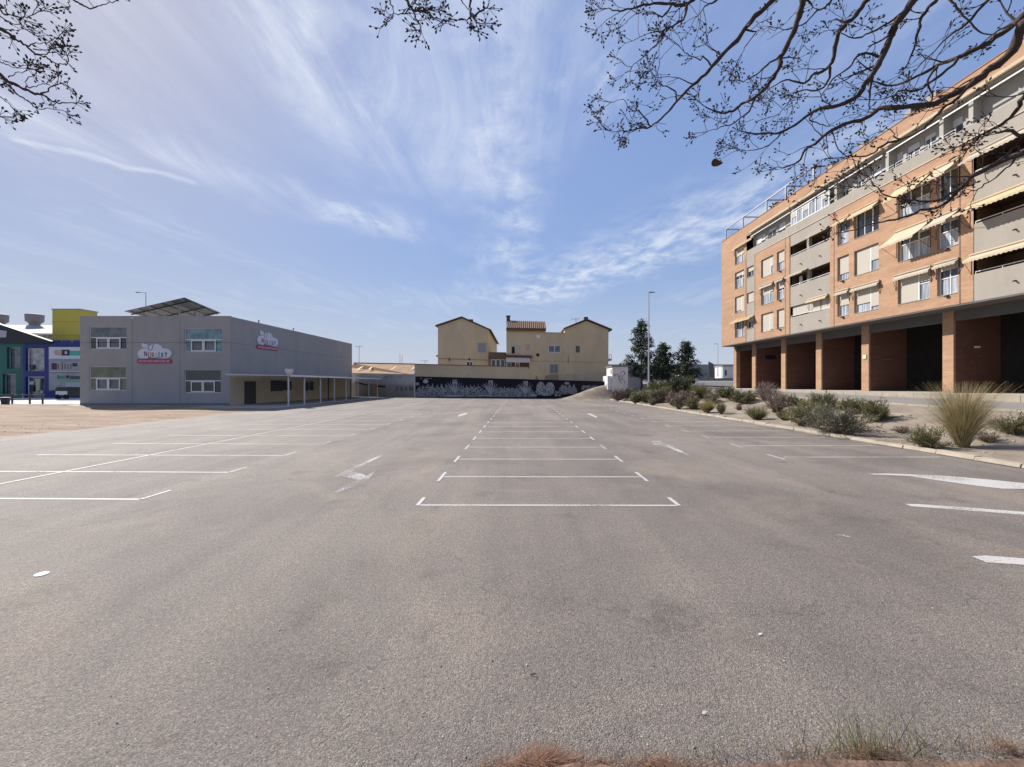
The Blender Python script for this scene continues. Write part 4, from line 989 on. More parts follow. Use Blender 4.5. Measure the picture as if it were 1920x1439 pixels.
# concrete graffiti wall
gw = empty('concrete_wall', W(718, z=0), 'stained concrete wall with faded graffiti under a brown roof', 'wall')
STAIN = mat('stained_concrete', (.26, .245, .235), .92, .0, .35, .2, 20, col2=(.44, .42, .40), detail=8, stretch=(1, 1, 1.6)); STAIN_LO = mat('stained_concrete_low', (.25, .22, .19), .92, .16, .5, .2, 20, detail=8)
q = MB(); slab(q, [(655, 747), (776, 747), (776, 723), (655, 719)], 0.0, .3); q.build('lower_wall', STAIN_LO, gw)
q = MB(); slab(q, [(655, 719), (776, 723), (777, 702.5), (655, 700)], .02, .28); q.build('upper_wall', STAIN, gw)
q = MB(); slab(q, [(776, 747), (778.5, 747), (778.5, 700), (776, 701)], -.06, .3); q.build('edge_post', mat('pale_post', (.5, .47, .42), .9), gw)
for pts in ([(706, 723), (723, 724.5), (723, 728), (704, 726)], [(664, 718), (671, 717), (690, 722), (693, 723), (688, 724), (670, 720)]):
    q = MB(); slab(q, pts, -.012, .011); q.build('graffiti', mat('graffiti_black', (.03, .03, .035), .8), gw)
q = MB()
rr = random.Random(5)
for cx, cy, w_, h_ in ((722, 706.5, 3.4, 5), (728, 707, 1.6, 5), (734, 706.5, 3.6, 6), (739, 706.5, 1.4, 6.5), (744.5, 707, 3.4, 7), (750, 707, 3, 6)):
    for k in range(4):
        a = cx + rr.uniform(-.5, .5) * w_; b = cy + rr.uniform(-.4, .4) * h_; c_ = cx + rr.uniform(-.5, .5) * w_; d_ = cy + rr.uniform(-.4, .4) * h_
        slab(q, [(a, b + .6), (c_ + .8, d_ + .6), (c_ + .8, d_ - .6), (a, b - .6)], -.008, .007)
for cx in (745, 753, 761, 769, 773): slab(q, [(cx - 2, 733), (cx + 1.6, 733.5), (cx + 1.8, 726.5), (cx - 1.7, 726)], -.008, .007)
q.build('graffiti', mat('graffiti_faded', (.12, .10, .105), .9, .3, 3), gw)
q = MB(); slab(q, [(705, 747), (714, 747), (709, 731), (705.5, 728)], -.01, .009); q.build('graffiti', mat('graffiti_ochre', (.32, .25, .11), .9, .2, 3), gw)
# brown sheet roof above it
br = empty('brown_shed_roof', W(718, z=3.6), 'low brown sheet roof with pale skylight strips above the concrete wall', 'roof')
RO = mat('brown_sheet', (.32, .205, .12), .9, .16, .6, .5, 1.0, detail=7)
q = MB(); q.poly([W(655, 702, .1), W(776, 704, .1), W(777, 684, 6.0), W(664, 682, 6.0), W(655, 690, 6)]); q.build('sheet', RO, br)
q = MB(); q.prism([W(655, 702, .05), W(776, 704, .05), W(776, 702.5, .05), W(655, 700.5, .05)], (0, .3, 0)); q.build('eave', mat('eave_brown', (.22, .13, .09), .9), br)
q = MB(); q.tube([W(664, 681.7, 6.0), W(777, 683.7, 6.0)], .12, 6); q.build('ridge', mat('ridge_brown', (.17, .085, .06), .9), br)
for a in (668, 690, 731, 770):
    q = MB(); k = 11 if a in (668, 731) else 7
    q.poly([W(a, 694.5, 2.6) + Vector((0, 0, .05)), W(a + 4, 694.5, 2.6) + Vector((0, 0, .05)), W(a + k + 3, 688, 4.6) + Vector((0, 0, .05)), W(a + k, 688, 4.6) + Vector((0, 0, .05))]); q.build('skylight', mat('skylight_strip', (.56, .46, .33), .7), br)
# beige boundary wall
bw = empty('beige_wall', W(880, z=0), 'plain beige rendered wall above the dark mural', 'wall')
q = MB(); slab(q, [(777, 748), (990.5, 748), (990.5, 689.5), (777, 684)], .05, .35); q.build('wall', BEIGE2, bw)
q = MB(); slab(q, [(776, 684), (991.5, 689.5), (991.5, 688.3), (776, 682.8)], -.02, .5); q.build('coping', mat('brown_coping', (.17, .09, .06), .9), bw)
# mural
mu = empty('mural', W(950, z=0), 'dark navy wall mural painted with pale plants and agaves', 'mural')
q = MB(); slab(q, [(777, 747.5), (1138, 750.5), (1138, 716), (777, 706.5)], 0.0, .045); q.build('panel', mat('mural_navy', (.010, .010, .017), .85, .25, 1.5), mu)
def floral(name, dark, light, sc):
    m = bpy.data.materials.new(name); m.use_nodes = True; t, n, l = nodes_of(m); b = t.nodes['Principled BSDF']; b.inputs['Roughness'].default_value = .85
    tcn = n('ShaderNodeTexCoord'); v = n('ShaderNodeTexVoronoi'); l(tcn.outputs['Object'], v.inputs['Vector']); v.inputs['Scale'].default_value = sc; v.feature = 'DISTANCE_TO_EDGE'
    wv = n('ShaderNodeTexNoise'); l(tcn.outputs['Object'], wv.inputs['Vector']); wv.inputs['Scale'].default_value = sc * 1.3; wv.inputs['Detail'].default_value = 3
    ad = n('ShaderNodeMath'); ad.operation = 'MULTIPLY_ADD'; l(v.outputs[0], ad.inputs[0]); ad.inputs[1].default_value = 1.6; l(wv.outputs[0], ad.inputs[2])
    rp = n('ShaderNodeValToRGB'); l(ad.outputs[0], rp.inputs[0]); rp.color_ramp.elements[0].position = .50; rp.color_ramp.elements[0].color = (*dark, 1); rp.color_ramp.elements[1].position = .72; rp.color_ramp.elements[1].color = (*light, 1)
    l(rp.outputs[0], b.inputs['Base Color']); MATS[name] = m; return m
FL1 = floral('painted_blossom', (.024, .024, .03), (.30, .30, .30), 3.6); FL2 = floral('painted_pads', (.10, .10, .105), (.33, .33, .33), 2.6); FL3 = floral('painted_sprigs', (.02, .02, .026), (.26, .26, .26), 4.4)
LEAFP = mat('painted_leaf', (.25, .25, .25), .85, .2, 2); LEAFL = mat('painted_leaf_pale', (.38, .38, .38), .85, .1, 2)
rr = random.Random(11)
def clump(x0, x1, ytop, ybot, m, amp=3, n=22, off=-.008):
    pts = [(x0, ybot), (x1, ybot)]
    for i in range(n + 1):
        a = lerp(x1, x0, i / n); e = max(0.0, min(1, math.sin(math.pi * i / n) * 3)) ** .5 * (.72 + .28 * math.sin(i * 1.9) * math.sin(i * .7))
        pts.append((a, lerp(ybot - 6, ytop, e) + rr.uniform(-amp, amp) * .7))
    q = MB(); slab(q, pts, off, .006); q.build('painted_plant', m, mu)
clump(778.5, 846, 720, 745, FL1, 3.4, 40); clump(838, 912, 724, 745.3, FL3, 3.0, 40, -.007); clump(862, 905, 721, 744.5, FL1, 3, 30); clump(905, 1006, 727, 745.6, FL3, 3.4, 50, -.0065); clump(926, 976, 724, 745, FL1, 3.2, 34)
clump(1040, 1052, 733, 744, FL3, 2, 12); clump(1048, 1082, 720, 740, FL3, 4.2, 26); clump(1090, 1122, 724, 732, FL3, 2.5, 20)
def disc(cx, cy, rx, ry, m, off=-.010, n=18, j=.0):
    q = MB(); slab(q, [(cx + rx * math.cos(2 * math.pi * k / n) * (1 + rr.uniform(-j, j)), cy + ry * math.sin(2 * math.pi * k / n) * (1 + rr.uniform(-j, j))) for k in range(n)][::-1], off, .008 if off < -.009 else .004); q.build('painted_plant', m, mu)
disc(1014, 729.5, 8.5, 13, FL2); disc(1031, 730, 9, 12.5, FL2, -.012); disc(1022, 736, 17, 7, FL2, -.014, j=.05)
disc(798, 716, 5, 4, LEAFL, j=.12); disc(782, 720.5, 4, 3, LEAFP, j=.1); disc(1063, 719.5, 4.5, 2.6, LEAFP, j=.1)
for (a, b, c_, d_) in ((832, 868, 741.5, 745), (894, 924, 741, 743.5), (992, 1008, 740, 743)): disc((a + b) / 2, (c_ + d_) / 2, (b - a) / 2, (d_ - c_) / 2, LEAFL, j=.05)
for cx, top, wid in ((853, 713, 19), (920, 714.5, 18), (985.5, 716, 18)):
    for k in range(9):
        u = (k - 4) / 4; q = MB(); L0 = []; R0 = []
        for i in range(7):
            s = i / 6; bend = abs(u) ** 1.3
            x = cx + u * wid * (s ** (1.0 + .2 * bend)) ; y = 741 - (741 - top) * (s * (1 - .12 * bend)) + (bend * 5.0 * s ** 3)
            wd = (.62 + .25 * (1 - abs(u))) * math.sin(math.pi * min(.97, .12 + .83 * s)) + .12
            L0.append((x - wd, y + abs(u) * wd)); R0.append((x + wd, y - abs(u) * wd if u < 0 else y + .0))
        for i in range(6): slab(q, [L0[i], R0[i], R0[i + 1], L0[i + 1]], -.016 - .0012 * k, .005)
        q.build('painted_leaf', LEAFL if k % 2 else LEAFP, mu)
    q = MB(); slab(q, [(cx - 3.8, top + 8), (cx + 3.8, top + 8), (cx + 4.2, top - .5), (cx - 4.2, top - .5)], -.031, .004); q.build('painted_plant', FL2, mu)
q = MB()
for a in (787, 790): slab(q, [(a, 710.8), (a + 1.6, 710.9), (a + 1.6, 709.6), (a, 709.5)], -.006, .004)
for a in range(796, 809, 2): slab(q, [(a, 711), (a + 1.3, 711.1), (a + 1.3, 709.8), (a, 709.6)], -.006, .004)
q.build('painted_signature', LEAFP, mu)

# houses
def gable_roof(th, pts_front, depth, th_=.18, over=.35, m=TILE):
    # pts_front: eave left, ridge, eave right as world points on the front plane
    dvec = Vector((TILT * depth, depth, 0)); ov = Vector((0, -over, 0))
    for a, b in ((pts_front[0], pts_front[1]), (pts_front[1], pts_front[2])):
        q = MB(); c = [a + ov, b + ov, b + dvec, a + dvec]; q.hexa(c + [p + Vector((0, 0, th_)) for p in c]); q.build('roof', m, th)
def house_window(th, a, b, c, d, frame=WHITE, pane=GL_DARK, off=0.0, mull=True, name='window'):
    q = MB(); t = .9
    for r in ((a, a + t, c, d), (b - t, b, c, d), (a + t, b - t, c, c + t), (a + t, b - t, d - t, d)): slab(q, [(r[0], r[3]), (r[1], r[3]), (r[1], r[2]), (r[0], r[2])], off - .06, .055)
    if mull: m_ = (a + b) / 2; slab(q, [(m_ - .5, d - t), (m_ + .5, d - t), (m_ + .5, c + t), (m_ - .5, c + t)], off - .06, .055)
    wo = q.build(name, frame, th)
    g = MB(); slab(g, [(a + t, d - t), (b - t, d - t), (b - t, c + t), (a + t, c + t)], off - .03, .028); g.build('pane', pane, wo); return wo
EDGE = mat('roof_edge', (.13, .07, .05), .9)
h1 = empty('gabled_house', W(868, z=0, off=9), 'plain beige gable-end house left of the courtyard', 'house')
off = 9.0
fl_, fr_ = W(821, 690, off), W(916, 690, off)
q = MB(); dvec = Vector((.5, 24, 0))
front = [W(821, 700, off), W(916, 700, off), W(916, 619, off), W(866, 597.5, off), W(821, 612.5, off)]
q.prism(front, dvec); q.build('wall', BEIGE, h1)
gable_roof(h1, [W(816.5, 613, off), W(866, 596.5, off), W(921, 621, off)], 24.2, m=EDGE)
q = MB(); slab(q, [(821, 673.5), (916, 676.5), (916, 675.8), (821, 672.8)], off - .04, .035); q.build('string_course', EDGE, h1)
house_window(h1, 896, 911.5, 644, 661.5, GREYMETAL, mat('grey_shutter', (.26, .28, .28), .7, .1, 3), off, False)
house_window(h1, 874.5, 886.5, 679, 687, WHITE, GL_DARK, off)
q = MB(); p = W(843, 675, off); q.blob((p.x, p.y - .02, p.z), .3, .05, .35); q.build('vent', mat('brown_vent', (.2, .12, .06), .8), h1)
q = MB(); p = W(880, 674.5, off); q.blob((p.x, p.y - .02, p.z), .2, .05, .25); q.build('vent', BLACK, h1)
q = MB(); p = W(883, 604, off + 6); q.box(p.x - .35, p.x + .35, p.y, p.y + .7, p.z - .6, CH + 120.5 * p.y / F); q.build('chimney', EDGE, h1)
q = MB(); slab(q, [(817.5, 670), (821.5, 670), (821.5, 666), (817, 667)], off - .1, .4); q.build('corbel', BEIGE, h1)
# courtyard extension
h2 = empty('courtyard_extension', W(933, z=0, off=8), 'low glazed extension with brown roof between the two houses', 'building')
q = MB(); slab(q, [(916.5, 692), (948.5, 692), (948.5, 668), (916.5, 668)], 8.2, 3.5); q.build('wall', mat('ext_wall', (.22, .15, .10), .9), h2)
q = MB(); slab(q, [(916.5, 672), (948.8, 672), (948.8, 661.5), (916.5, 661)], 8.0, 4.0); q.build('roof', mat('ext_roof', (.15, .10, .07), .9, .15, 2), h2)
for a in (921, 930, 938.5): house_window(h2, a, a + 8, 675, 689.5, WHITE, GL_DARK, 8.2, False)
# right-hand house: stair block, flat middle and gable
h3 = empty('terraced_house', W(1050, z=0, off=6.6), 'large beige house with tiled stair tower and right-hand gable', 'house')
o3 = 6.6
q = MB(); q.prism([W(949.5, 752, o3), W(1023, 752, o3), W(1023, 618, o3), W(949.5, 616, o3)], (.2, 9, 0)); q.build('tower_wall', BEIGE, h3)
q = MB(); q.prism([W(1023.1, 752, o3), W(1059, 752, o3), W(1059, 625.5, o3), W(1023.1, 624.5, o3)], (.2, 9, 0)); q.build('middle_wall', BEIGE, h3)
q = MB(); q.prism([W(1059.1, 752, o3), W(1140, 752, o3), W(1141, 619, o3), W(1099.5, 602.5, o3), W(1059.1, 617.5, o3)], (.4, 15, 0)); q.build('gable_wall', BEIGE, h3)
gable_roof(h3, [W(1056.5, 618.5, o3), W(1099.5, 601, o3), W(1147, 620.5, o3)], 15.2, m=EDGE)
q = MB(); slab(q, [(1023.1, 625), (1059, 626), (1059, 624.5), (1023.1, 623.5)], o3 - .05, .5); q.build('coping', BEIGE2, h3)
# tiled shed roof of the tower: rows of half-round tiles running up the slope
a0, a1 = W(949, 617.5, o3 - .35), W(1024, 618.5, o3 - .35); b0, b1 = W(951.5, 603.5, o3 + 4.5), W(1022, 605.5, o3 + 4.5)
q = MB(); q.hexa([a0, a1, b1, b0] + [p + Vector((0, 0, .06)) for p in (a0, a1, b1, b0)]); rf = q.build('tile_deck', EDGE, h3)
nt_ = 20
for i in range(nt_):
    s = (i + .5) / nt_; p = a0.lerp(a1, s); r = b0.lerp(b1, s); up = Vector((0, 0, .09)); q = MB()
    q.tube([p + up, r + up], .13, 6); q.build('tile', TILE, rf)
q = MB(); slab(q, [(949, 620), (1024, 621), (1024, 618.7), (949, 617.7)], o3 - .38, .3); q.build('eave', mat('red_eave', (.16, .065, .045), .8), h3)
q = MB(); p = W(953, 610, o3 + 4); q.box(p.x - .3, p.x + .3, p.y, p.y + .6, p.z - 1, CH + 126 * p.y / F); q.box(p.x - .38, p.x + .38, p.y - .08, p.y + .68, CH + 126 * p.y / F, CH + 127.5 * p.y / F); q.build('chimney', EDGE, h3)
q = MB(); p = W(1099, 602, o3 + 1.2); q.box(p.x - .3, p.x + .3, p.y, p.y + .6, p.z - 1, CH + 125 * p.y / F); q.build('chimney', EDGE, h3)
q = MB(); slab(q, [(949.5, 622.8), (1023, 624), (1023, 623.2), (949.5, 622)], o3 - .03, .028); slab(q, [(990.6, 678), (1139, 680.5), (1139, 680), (990.6, 677.4)], o3 - .03, .028); q.build('string_course', mat('beige_joint', (.3, .22, .14), .9), h3)  # thin raised strips in a darker beige than the wall
# openings
q = MB(); slab(q, [(958, 664), (975.5, 664), (975.5, 648), (958, 648)], o3 - .05, .045); q.build('window_surround', mat('pale_render', (.45, .41, .37), .9), h3)
q = MB(); slab(q, [(959.5, 663.5), (965, 663.5), (965, 652.5), (963.8, 651), (960.7, 651), (959.5, 652.5)], o3 - .08, .028); q.build('window', BLACK, h3)
q = MB(); slab(q, [(967, 658), (974.5, 658), (974.5, 656.8), (967, 656.8)], o3 - .07, .019); q.build('window_sill', BEIGE, h3)
house_window(h3, 986.5, 992.5, 647, 656.5, GREYMETAL, mat('pale_blind', (.42, .39, .34), .7), o3, False)
house_window(h3, 1006, 1013, 628.5, 635, WHITE, mat('white_blind', (.70, .70, .68), .6), o3, False)
house_window(h3, 1028, 1051, 648.5, 662, WHITE, GL_GREY, o3)
house_window(h3, 1080, 1086.5, 649.5, 661.5, mat('brown_frame', (.10, .06, .045), .7), GL_DARK, o3, False)
house_window(h3, 1005.5, 1011, 663.5, 669, EDGE, BLACK, o3, False)
house_window(h3, 1031, 1046.5, 683.5, 701, GREYMETAL, GL_GREY, o3)
for pts in ([(1003, 715), (1010, 715), (1008, 706), (1005, 706)], [(1020, 716), (1049, 717), (1047, 702), (1041, 703), (1036, 703), (1022, 705)], [(1064, 682), (1067, 682), (1066.5, 666), (1065, 668)]):
    q = MB(); slab(q, pts, o3 - .012, .01); q.build('damp_stain', mat('damp_render', (.30, .235, .155), .95, .12, 2), h3)
q = MB(); slab(q, [(1048, 717), (1139, 718), (1139, 699), (1122, 698.5), (1115, 700), (1096, 699), (1093, 702), (1060, 702), (1049, 704)], o3 - .014, .008); q.build('patched_render', mat('patch_render', (.46, .375, .26), .9, .08, 1), h3)
# terrace with white fascia
q = MB(); slab(q, [(948.8, 680), (994, 681), (994, 672), (948.8, 671)], 6.35, 2.0); q.build('terrace_fascia', mat('fascia_white', (.55, .52, .49), .7), h3)
q = MB(); slab(q, [(947.5, 671), (997, 672), (997, 667.5), (947.5, 666)], 6.25, 2.2); q.build('terrace_roof', mat('ext_roof2', (.10, .07, .06), .9), h3)
q = MB(); slab(q, [(949.5, 692), (992, 692), (992, 681), (949.5, 680)], 6.57, .02); q.build('terrace_opening', mat('terrace_brown', (.10, .055, .04), .9), h3)
for a, m in ((951, GREYMETAL), (966, WHITE)): house_window(h3, a, a + 8, 681, 689.5, m, GL_DARK, 6.5, False)
q = MB(); slab(q, [(1140.5, 678), (1147, 677), (1147, 674), (1144, 673), (1140.5, 674)], o3 + .3, 1.5); q.build('side_balcony', BEIGE, h3)
q = MB(); p0 = W(1142, 674, o3 + .4); p1 = W(1146.5, 674, o3 + .4)
for p in (p0, p1): q.bar(p, p + Vector((0, 0, .7)), .04)
q.bar(p0 + Vector((0, 0, .7)), p1 + Vector((0, 0, .7)), .03); q.build('balcony_rail', GREYMETAL, h3)
# rooftop aerials
def aerial(px, y0, y1, Y, label, arms=True):
    a = P(px, y0, Y); b = P(px, y1, Y); th = empty('tv_aerial', a, label, 'aerial')
    q = MB(); q.tube([a, b], .05, 5); q.build('mast', GREYMETAL, th)
    if arms:
        q = MB(); q.bar(b + Vector((-.9, 0, -.1)), b + Vector((.7, 0, 0)), .03)
        for k in range(5): c_ = b + Vector((-.8 + .33 * k, 0, -.08)); q.bar(c_ + Vector((0, -.3, .2)), c_ + Vector((0, .3, -.2)), .02)
        q.build('antenna', GREYMETAL, th)
aerial(673.5, 690, 650, 80, 'thin aerial mast nearest the nursery corner'); aerial(750, 690, 664, 85, 'left one of two bare aerial poles above the brown roof', False); aerial(754, 690, 667, 85, 'right one of two bare aerial poles above the brown roof', False)
aerial(797, 690, 677, 80, 'small aerial just left of the gable-end house'); aerial(1080, 612, 598.5, 68, 'aerial on the right-hand gable roof')

# dirt mound
mm = MB(); nx, ny = 26, 14
for j in range(ny + 1):
    for i in range(nx + 1):
        x = lerp(4.2, 13.4, i / nx); y = lerp(50.8, 55.2, j / ny)
        t = sstep((x - 4.6) / 8.0); u = sstep((y - 51.2) / 2.6) * (1 if y < 54.6 else .8)
        z = 1.85 * t ** 1.5 * u + .12 * mnoise.noise((x * .9, y * .9, 0)) * t * u - .02
        mm.v.append((x, y - .23 * (x - 4) * .12, z))
for j in range(ny):
    for i in range(nx):
        a = j * (nx + 1) + i; mm.f.append((a, a + 1, a + nx + 2, a + nx + 1))
tag(mm.build('earth_mound', SOIL, smooth=True), 'heap of sandy earth against the mural beside the hut', 'mound')
# hut
hut = empty('utility_hut', (14.2, 54, 0), 'small white graffitied utility hut at the end of the kerb', 'hut')
HW = mat('hut_render', (.66, .63, .60), .9, .14, .8, .2, 20, detail=8); x0, x1, y0, y1, zt_ = 13.1, 15.15, 52.3, 55.4, 4.28
q = MB(); q.box(x0, x1, y0, y1, 0, zt_); q.build('wall', HW, hut)
q = MB(); q.box(x0 - .12, x1 + .1, y0 - .1, y1 + .1, zt_, zt_ + .14); q.build('roof_slab', mat('hut_slab', (.24, .20, .18), .9), hut)
q = MB(); q.box(x0 - .55, x0 - .01, y0 + .25, y1 - .3, 0, 3.1); q.build('annex', HW, hut)
q = MB(); q.box(x0 - .62, x0 - .552, y0 + .6, y0 + 1.8, .08, 2.0); q.build('door', mat('hut_door', (.42, .43, .45), .6), hut)
q = MB(); q.box(x0 - .03, x0 - .002, y0 + .35, y0 + .7, 3.35, 3.95); q.build('window', BLACK, hut)
def strokes(th, lines, put, wd, m, name='graffiti'):
    q = MB()
    for ln in lines:
        for (a, b), (c_, d_) in zip(ln[:-1], ln[1:]):
            p, r = Vector((a, b)), Vector((c_, d_)); dvec = (r - p); 
            if dvec.length < 1e-6: continue
            s = Vector((-dvec.y, dvec.x)).normalized() * wd / 2
            q.poly([put(*(p - s)), put(*(r - s)), put(*(r + s)), put(*(p + s))])
    q.build(name, m, th)
hp = lambda a, b: Vector((x0 + a, y0 - .004, b))
strokes(hut, [[(.25, 2.9), (.3, 3.4), (.45, 3.1)], [(.3, 3.15), (.75, 3.35), (.7, 3.0), (1.0, 3.1), (1.15, 3.55), (1.5, 3.75), (1.65, 3.3), (1.4, 3.1), (.9, 3.0)], [(.9, 2.95), (1.0, 2.3), (1.35, 2.9), (1.45, 2.4)], [(1.5, 3.75), (1.75, 3.3)], [(.75, 2.9), (.9, 2.6), (1.15, 2.75)], [(1.1, 2.3), (1.15, 2.0)], [(1.6, 2.5), (1.65, 2.05)]], hp, .05, mat('spray_black', (.04, .04, .045), .8))
q = MB(); q.poly([hp(0.01, .02), hp(2.04, .02), hp(2.04, 1.3), hp(1.3, 1.45), hp(.6, 1.0), hp(.01, .7)]); q.build('dirt_stain', mat('hut_grime', (.30, .275, .25), .95, .2, 2), hut)
hq = lambda a, b: Vector((x0 - .554, y1 - .3 - a, b))
strokes(hut, [[(.3, 2.3), (.5, 2.8), (.8, 2.2), (1.0, 2.7), (1.3, 2.3)], [(.4, 2.9), (1.2, 2.95)]], hq, .06, mat('spray_grey', (.18, .18, .19), .8))
# low white wall behind the hut
lw = empty('low_white_wall', (18, 60, 1.5), 'low white rendered wall behind the hut', 'wall')
q = MB(); q.box(15.6, 19.5, 60, 60.25, .5, 3.2); q.build('wall', mat('white_render', (.52, .50, .50), .9, .08, 1), lw)
q = MB(); q.box(15.5, 19.6, 59.95, 60.3, 3.2, 3.3); q.build('coping', EDGE, lw)
# street lamps
def lamp(px, pyb, pyt, Y, label, arm=1.0, r=.09, zb=None):
    b = P(px, pyb, Y); t = P(px, pyt, Y); 
    if zb is not None: b.z = zb
    th = empty('street_lamp', b, label, 'street lamp', 'street lamps')
    LM = mat('lamp_paint', (.42, .43, .46), .5, .06, 2, metal=.2)
    q = MB(); q.tube([b, lerp(b, t, .03), lerp(b, t, .5), t], [r * 1.25, r * 1.1, r * .8, r * .5], 8); q.build('pole', LM, th)
    q = MB(); q.tube([b, b + Vector((0, 0, .5))], r * 1.5, 8); q.build('base', LM, th)
    s = 1 if arm > 0 else -1; q = MB(); q.bar(t + Vector((0, 0, -.05)), t + Vector((arm * .5, 0, .03)), .05); q.build('arm', LM, th)
    q = MB(); c_ = t + Vector((arm * .75, 0, .03)); q.hexa([c_ + Vector(v) for v in ((-.35, -.12, -.05), (.35, -.1, -.02), (.35, .1, -.02), (-.35, .12, -.05), (-.35, -.1, .06), (.33, -.07, .03), (.33, .07, .03), (-.35, .1, .06))]); q.build('lantern', DARKMETAL, th)
lamp(1216.5, 728, 549.5, 50, 'tall street lamp in front of the evergreen trees', .55, .11)
lamp(1346, 707, 646, 105, 'thin distant street lamp just left of the apartment block', -.7, .1)
lamp(273.5, 745, 549.5, 64, 'street lamp rising behind the nursery roof', -1.6, .10, 0)
# distant hall, hoarding, white kiosk
ha = empty('distant_warehouse', (55, 130, 2.6), 'long grey-green warehouse far behind the trees', 'building')
q = MB(); q.box(20, 75, 130, 150, 2.0, 6.4); q.build('wall', mat('hall_wall', (.26, .28, .26), .8, .06, .3), ha)
q = MB(); q.box(19.8, 75.2, 129.8, 150.2, 6.4, 8.3); q.build('roof_band', mat('hall_band', (.22, .26, .26), .6, .05, .3), ha)
q = MB(); q.box(19.9, 75.1, 129.75, 129.79, 5.0, 5.7); q.build('window_band', GL_GREY, ha)
hd = empty('dark_hoarding', P(1337, 708, 110), 'dark roadside hoarding in front of the distant warehouse', 'hoarding')
q = MB(); p = P(1329, 708, 110); r = P(1345, 680, 110); q.hexa([(p.x, 110, p.z), (r.x, 112, p.z), (r.x, 112.3, p.z), (p.x, 110.3, p.z), (p.x, 110, r.z + .2), (r.x, 112, r.z - .4), (r.x, 112.3, r.z - .4), (p.x, 110.3, r.z + .2)]); q.build('panel', DARKMETAL, hd)
for px in (1331, 1343): a = P(px, 712, 110.6); q = MB(); q.bar((a.x, 111.6, 2.4), (a.x, 111.6, p.z), .12); q.build('post', DARKMETAL, hd)
kq = empty('white_kiosk', P(1361, 706, 105), 'small white building with arched doorway beside the far lamp', 'building')
p = P(1355, 707, 104); r = P(1372, 688, 104); q = MB(); q.box(p.x, r.x + 1.5, 104, 108, p.z - .4, r.z); q.build('wall', mat('kiosk_white', (.6, .59, .58), .8), kq)
q = MB(); q.box(p.x - .15, r.x + 1.6, 103.8, 108.2, r.z, r.z + .25); q.build('roof', mat('kiosk_roof', (.3, .28, .27), .8), kq)
q = MB(); a = P(1359.5, 705, 103.95); b = P(1362.5, 695, 103.95); m_ = (a.x + b.x) / 2; q.poly([(a.x, 103.95, a.z), (b.x, 103.95, a.z), (b.x, 103.95, b.z - .2), (m_, 103.95, b.z + .25), (a.x, 103.95, b.z - .2)]); q.build('doorway', BLACK, kq)
# parked cars far behind the shrubs
def car(x, y, z, label, length=4.2):
    th = empty('parked_car', (x, y, z), label, 'car', 'white cars parked behind the trees'); CW = mat('car_white', (.62, .62, .63), .3, .03, 1); w2 = .85
    prof = [(-2.1, .35), (2.1, .35), (2.12, .75), (1.95, .92), (1.1, .98), (.55, 1.42), (-1.0, 1.46), (-1.75, 1.02), (-2.08, .95)]
    q = MB(); q.prism([(x + a, y - w2, z + b) for a, b in prof], (0, 1.7, 0)); q.build('body', CW, th)
    q = MB(); q.prism([(x + a, y - w2 - .012, z + b) for a, b in ((-1.45, 1.0), (.95, 1.0), (.5, 1.36), (-.95, 1.39))], (0, .011, 0)); q.build('side_window', GL_DARK, th)
    for dx_ in (-1.3, 1.3):
        q = MB(); q.tube([(x + dx_, y - w2 - .04, z + .32), (x + dx_, y - w2 + .2, z + .32)], .32, 12); q.build('wheel', BLACK, th)
    for dx_ in (-2.09, 2.09):
        q = MB(); q.box(x + dx_ - .04, x + dx_ + .04, y - w2 + .08, y - w2 + .4, z + .62, z + .78); q.build('light', mat('car_lamp', (.4, .1, .08), .3), th)
car(24.5, 67.0, zt(24.5, 67) + .06, 'white car parked behind the middle evergreen tree'); car(28.9, 67.4, zt(29, 67) + .06, 'white car parked behind the right-hand evergreen tree')

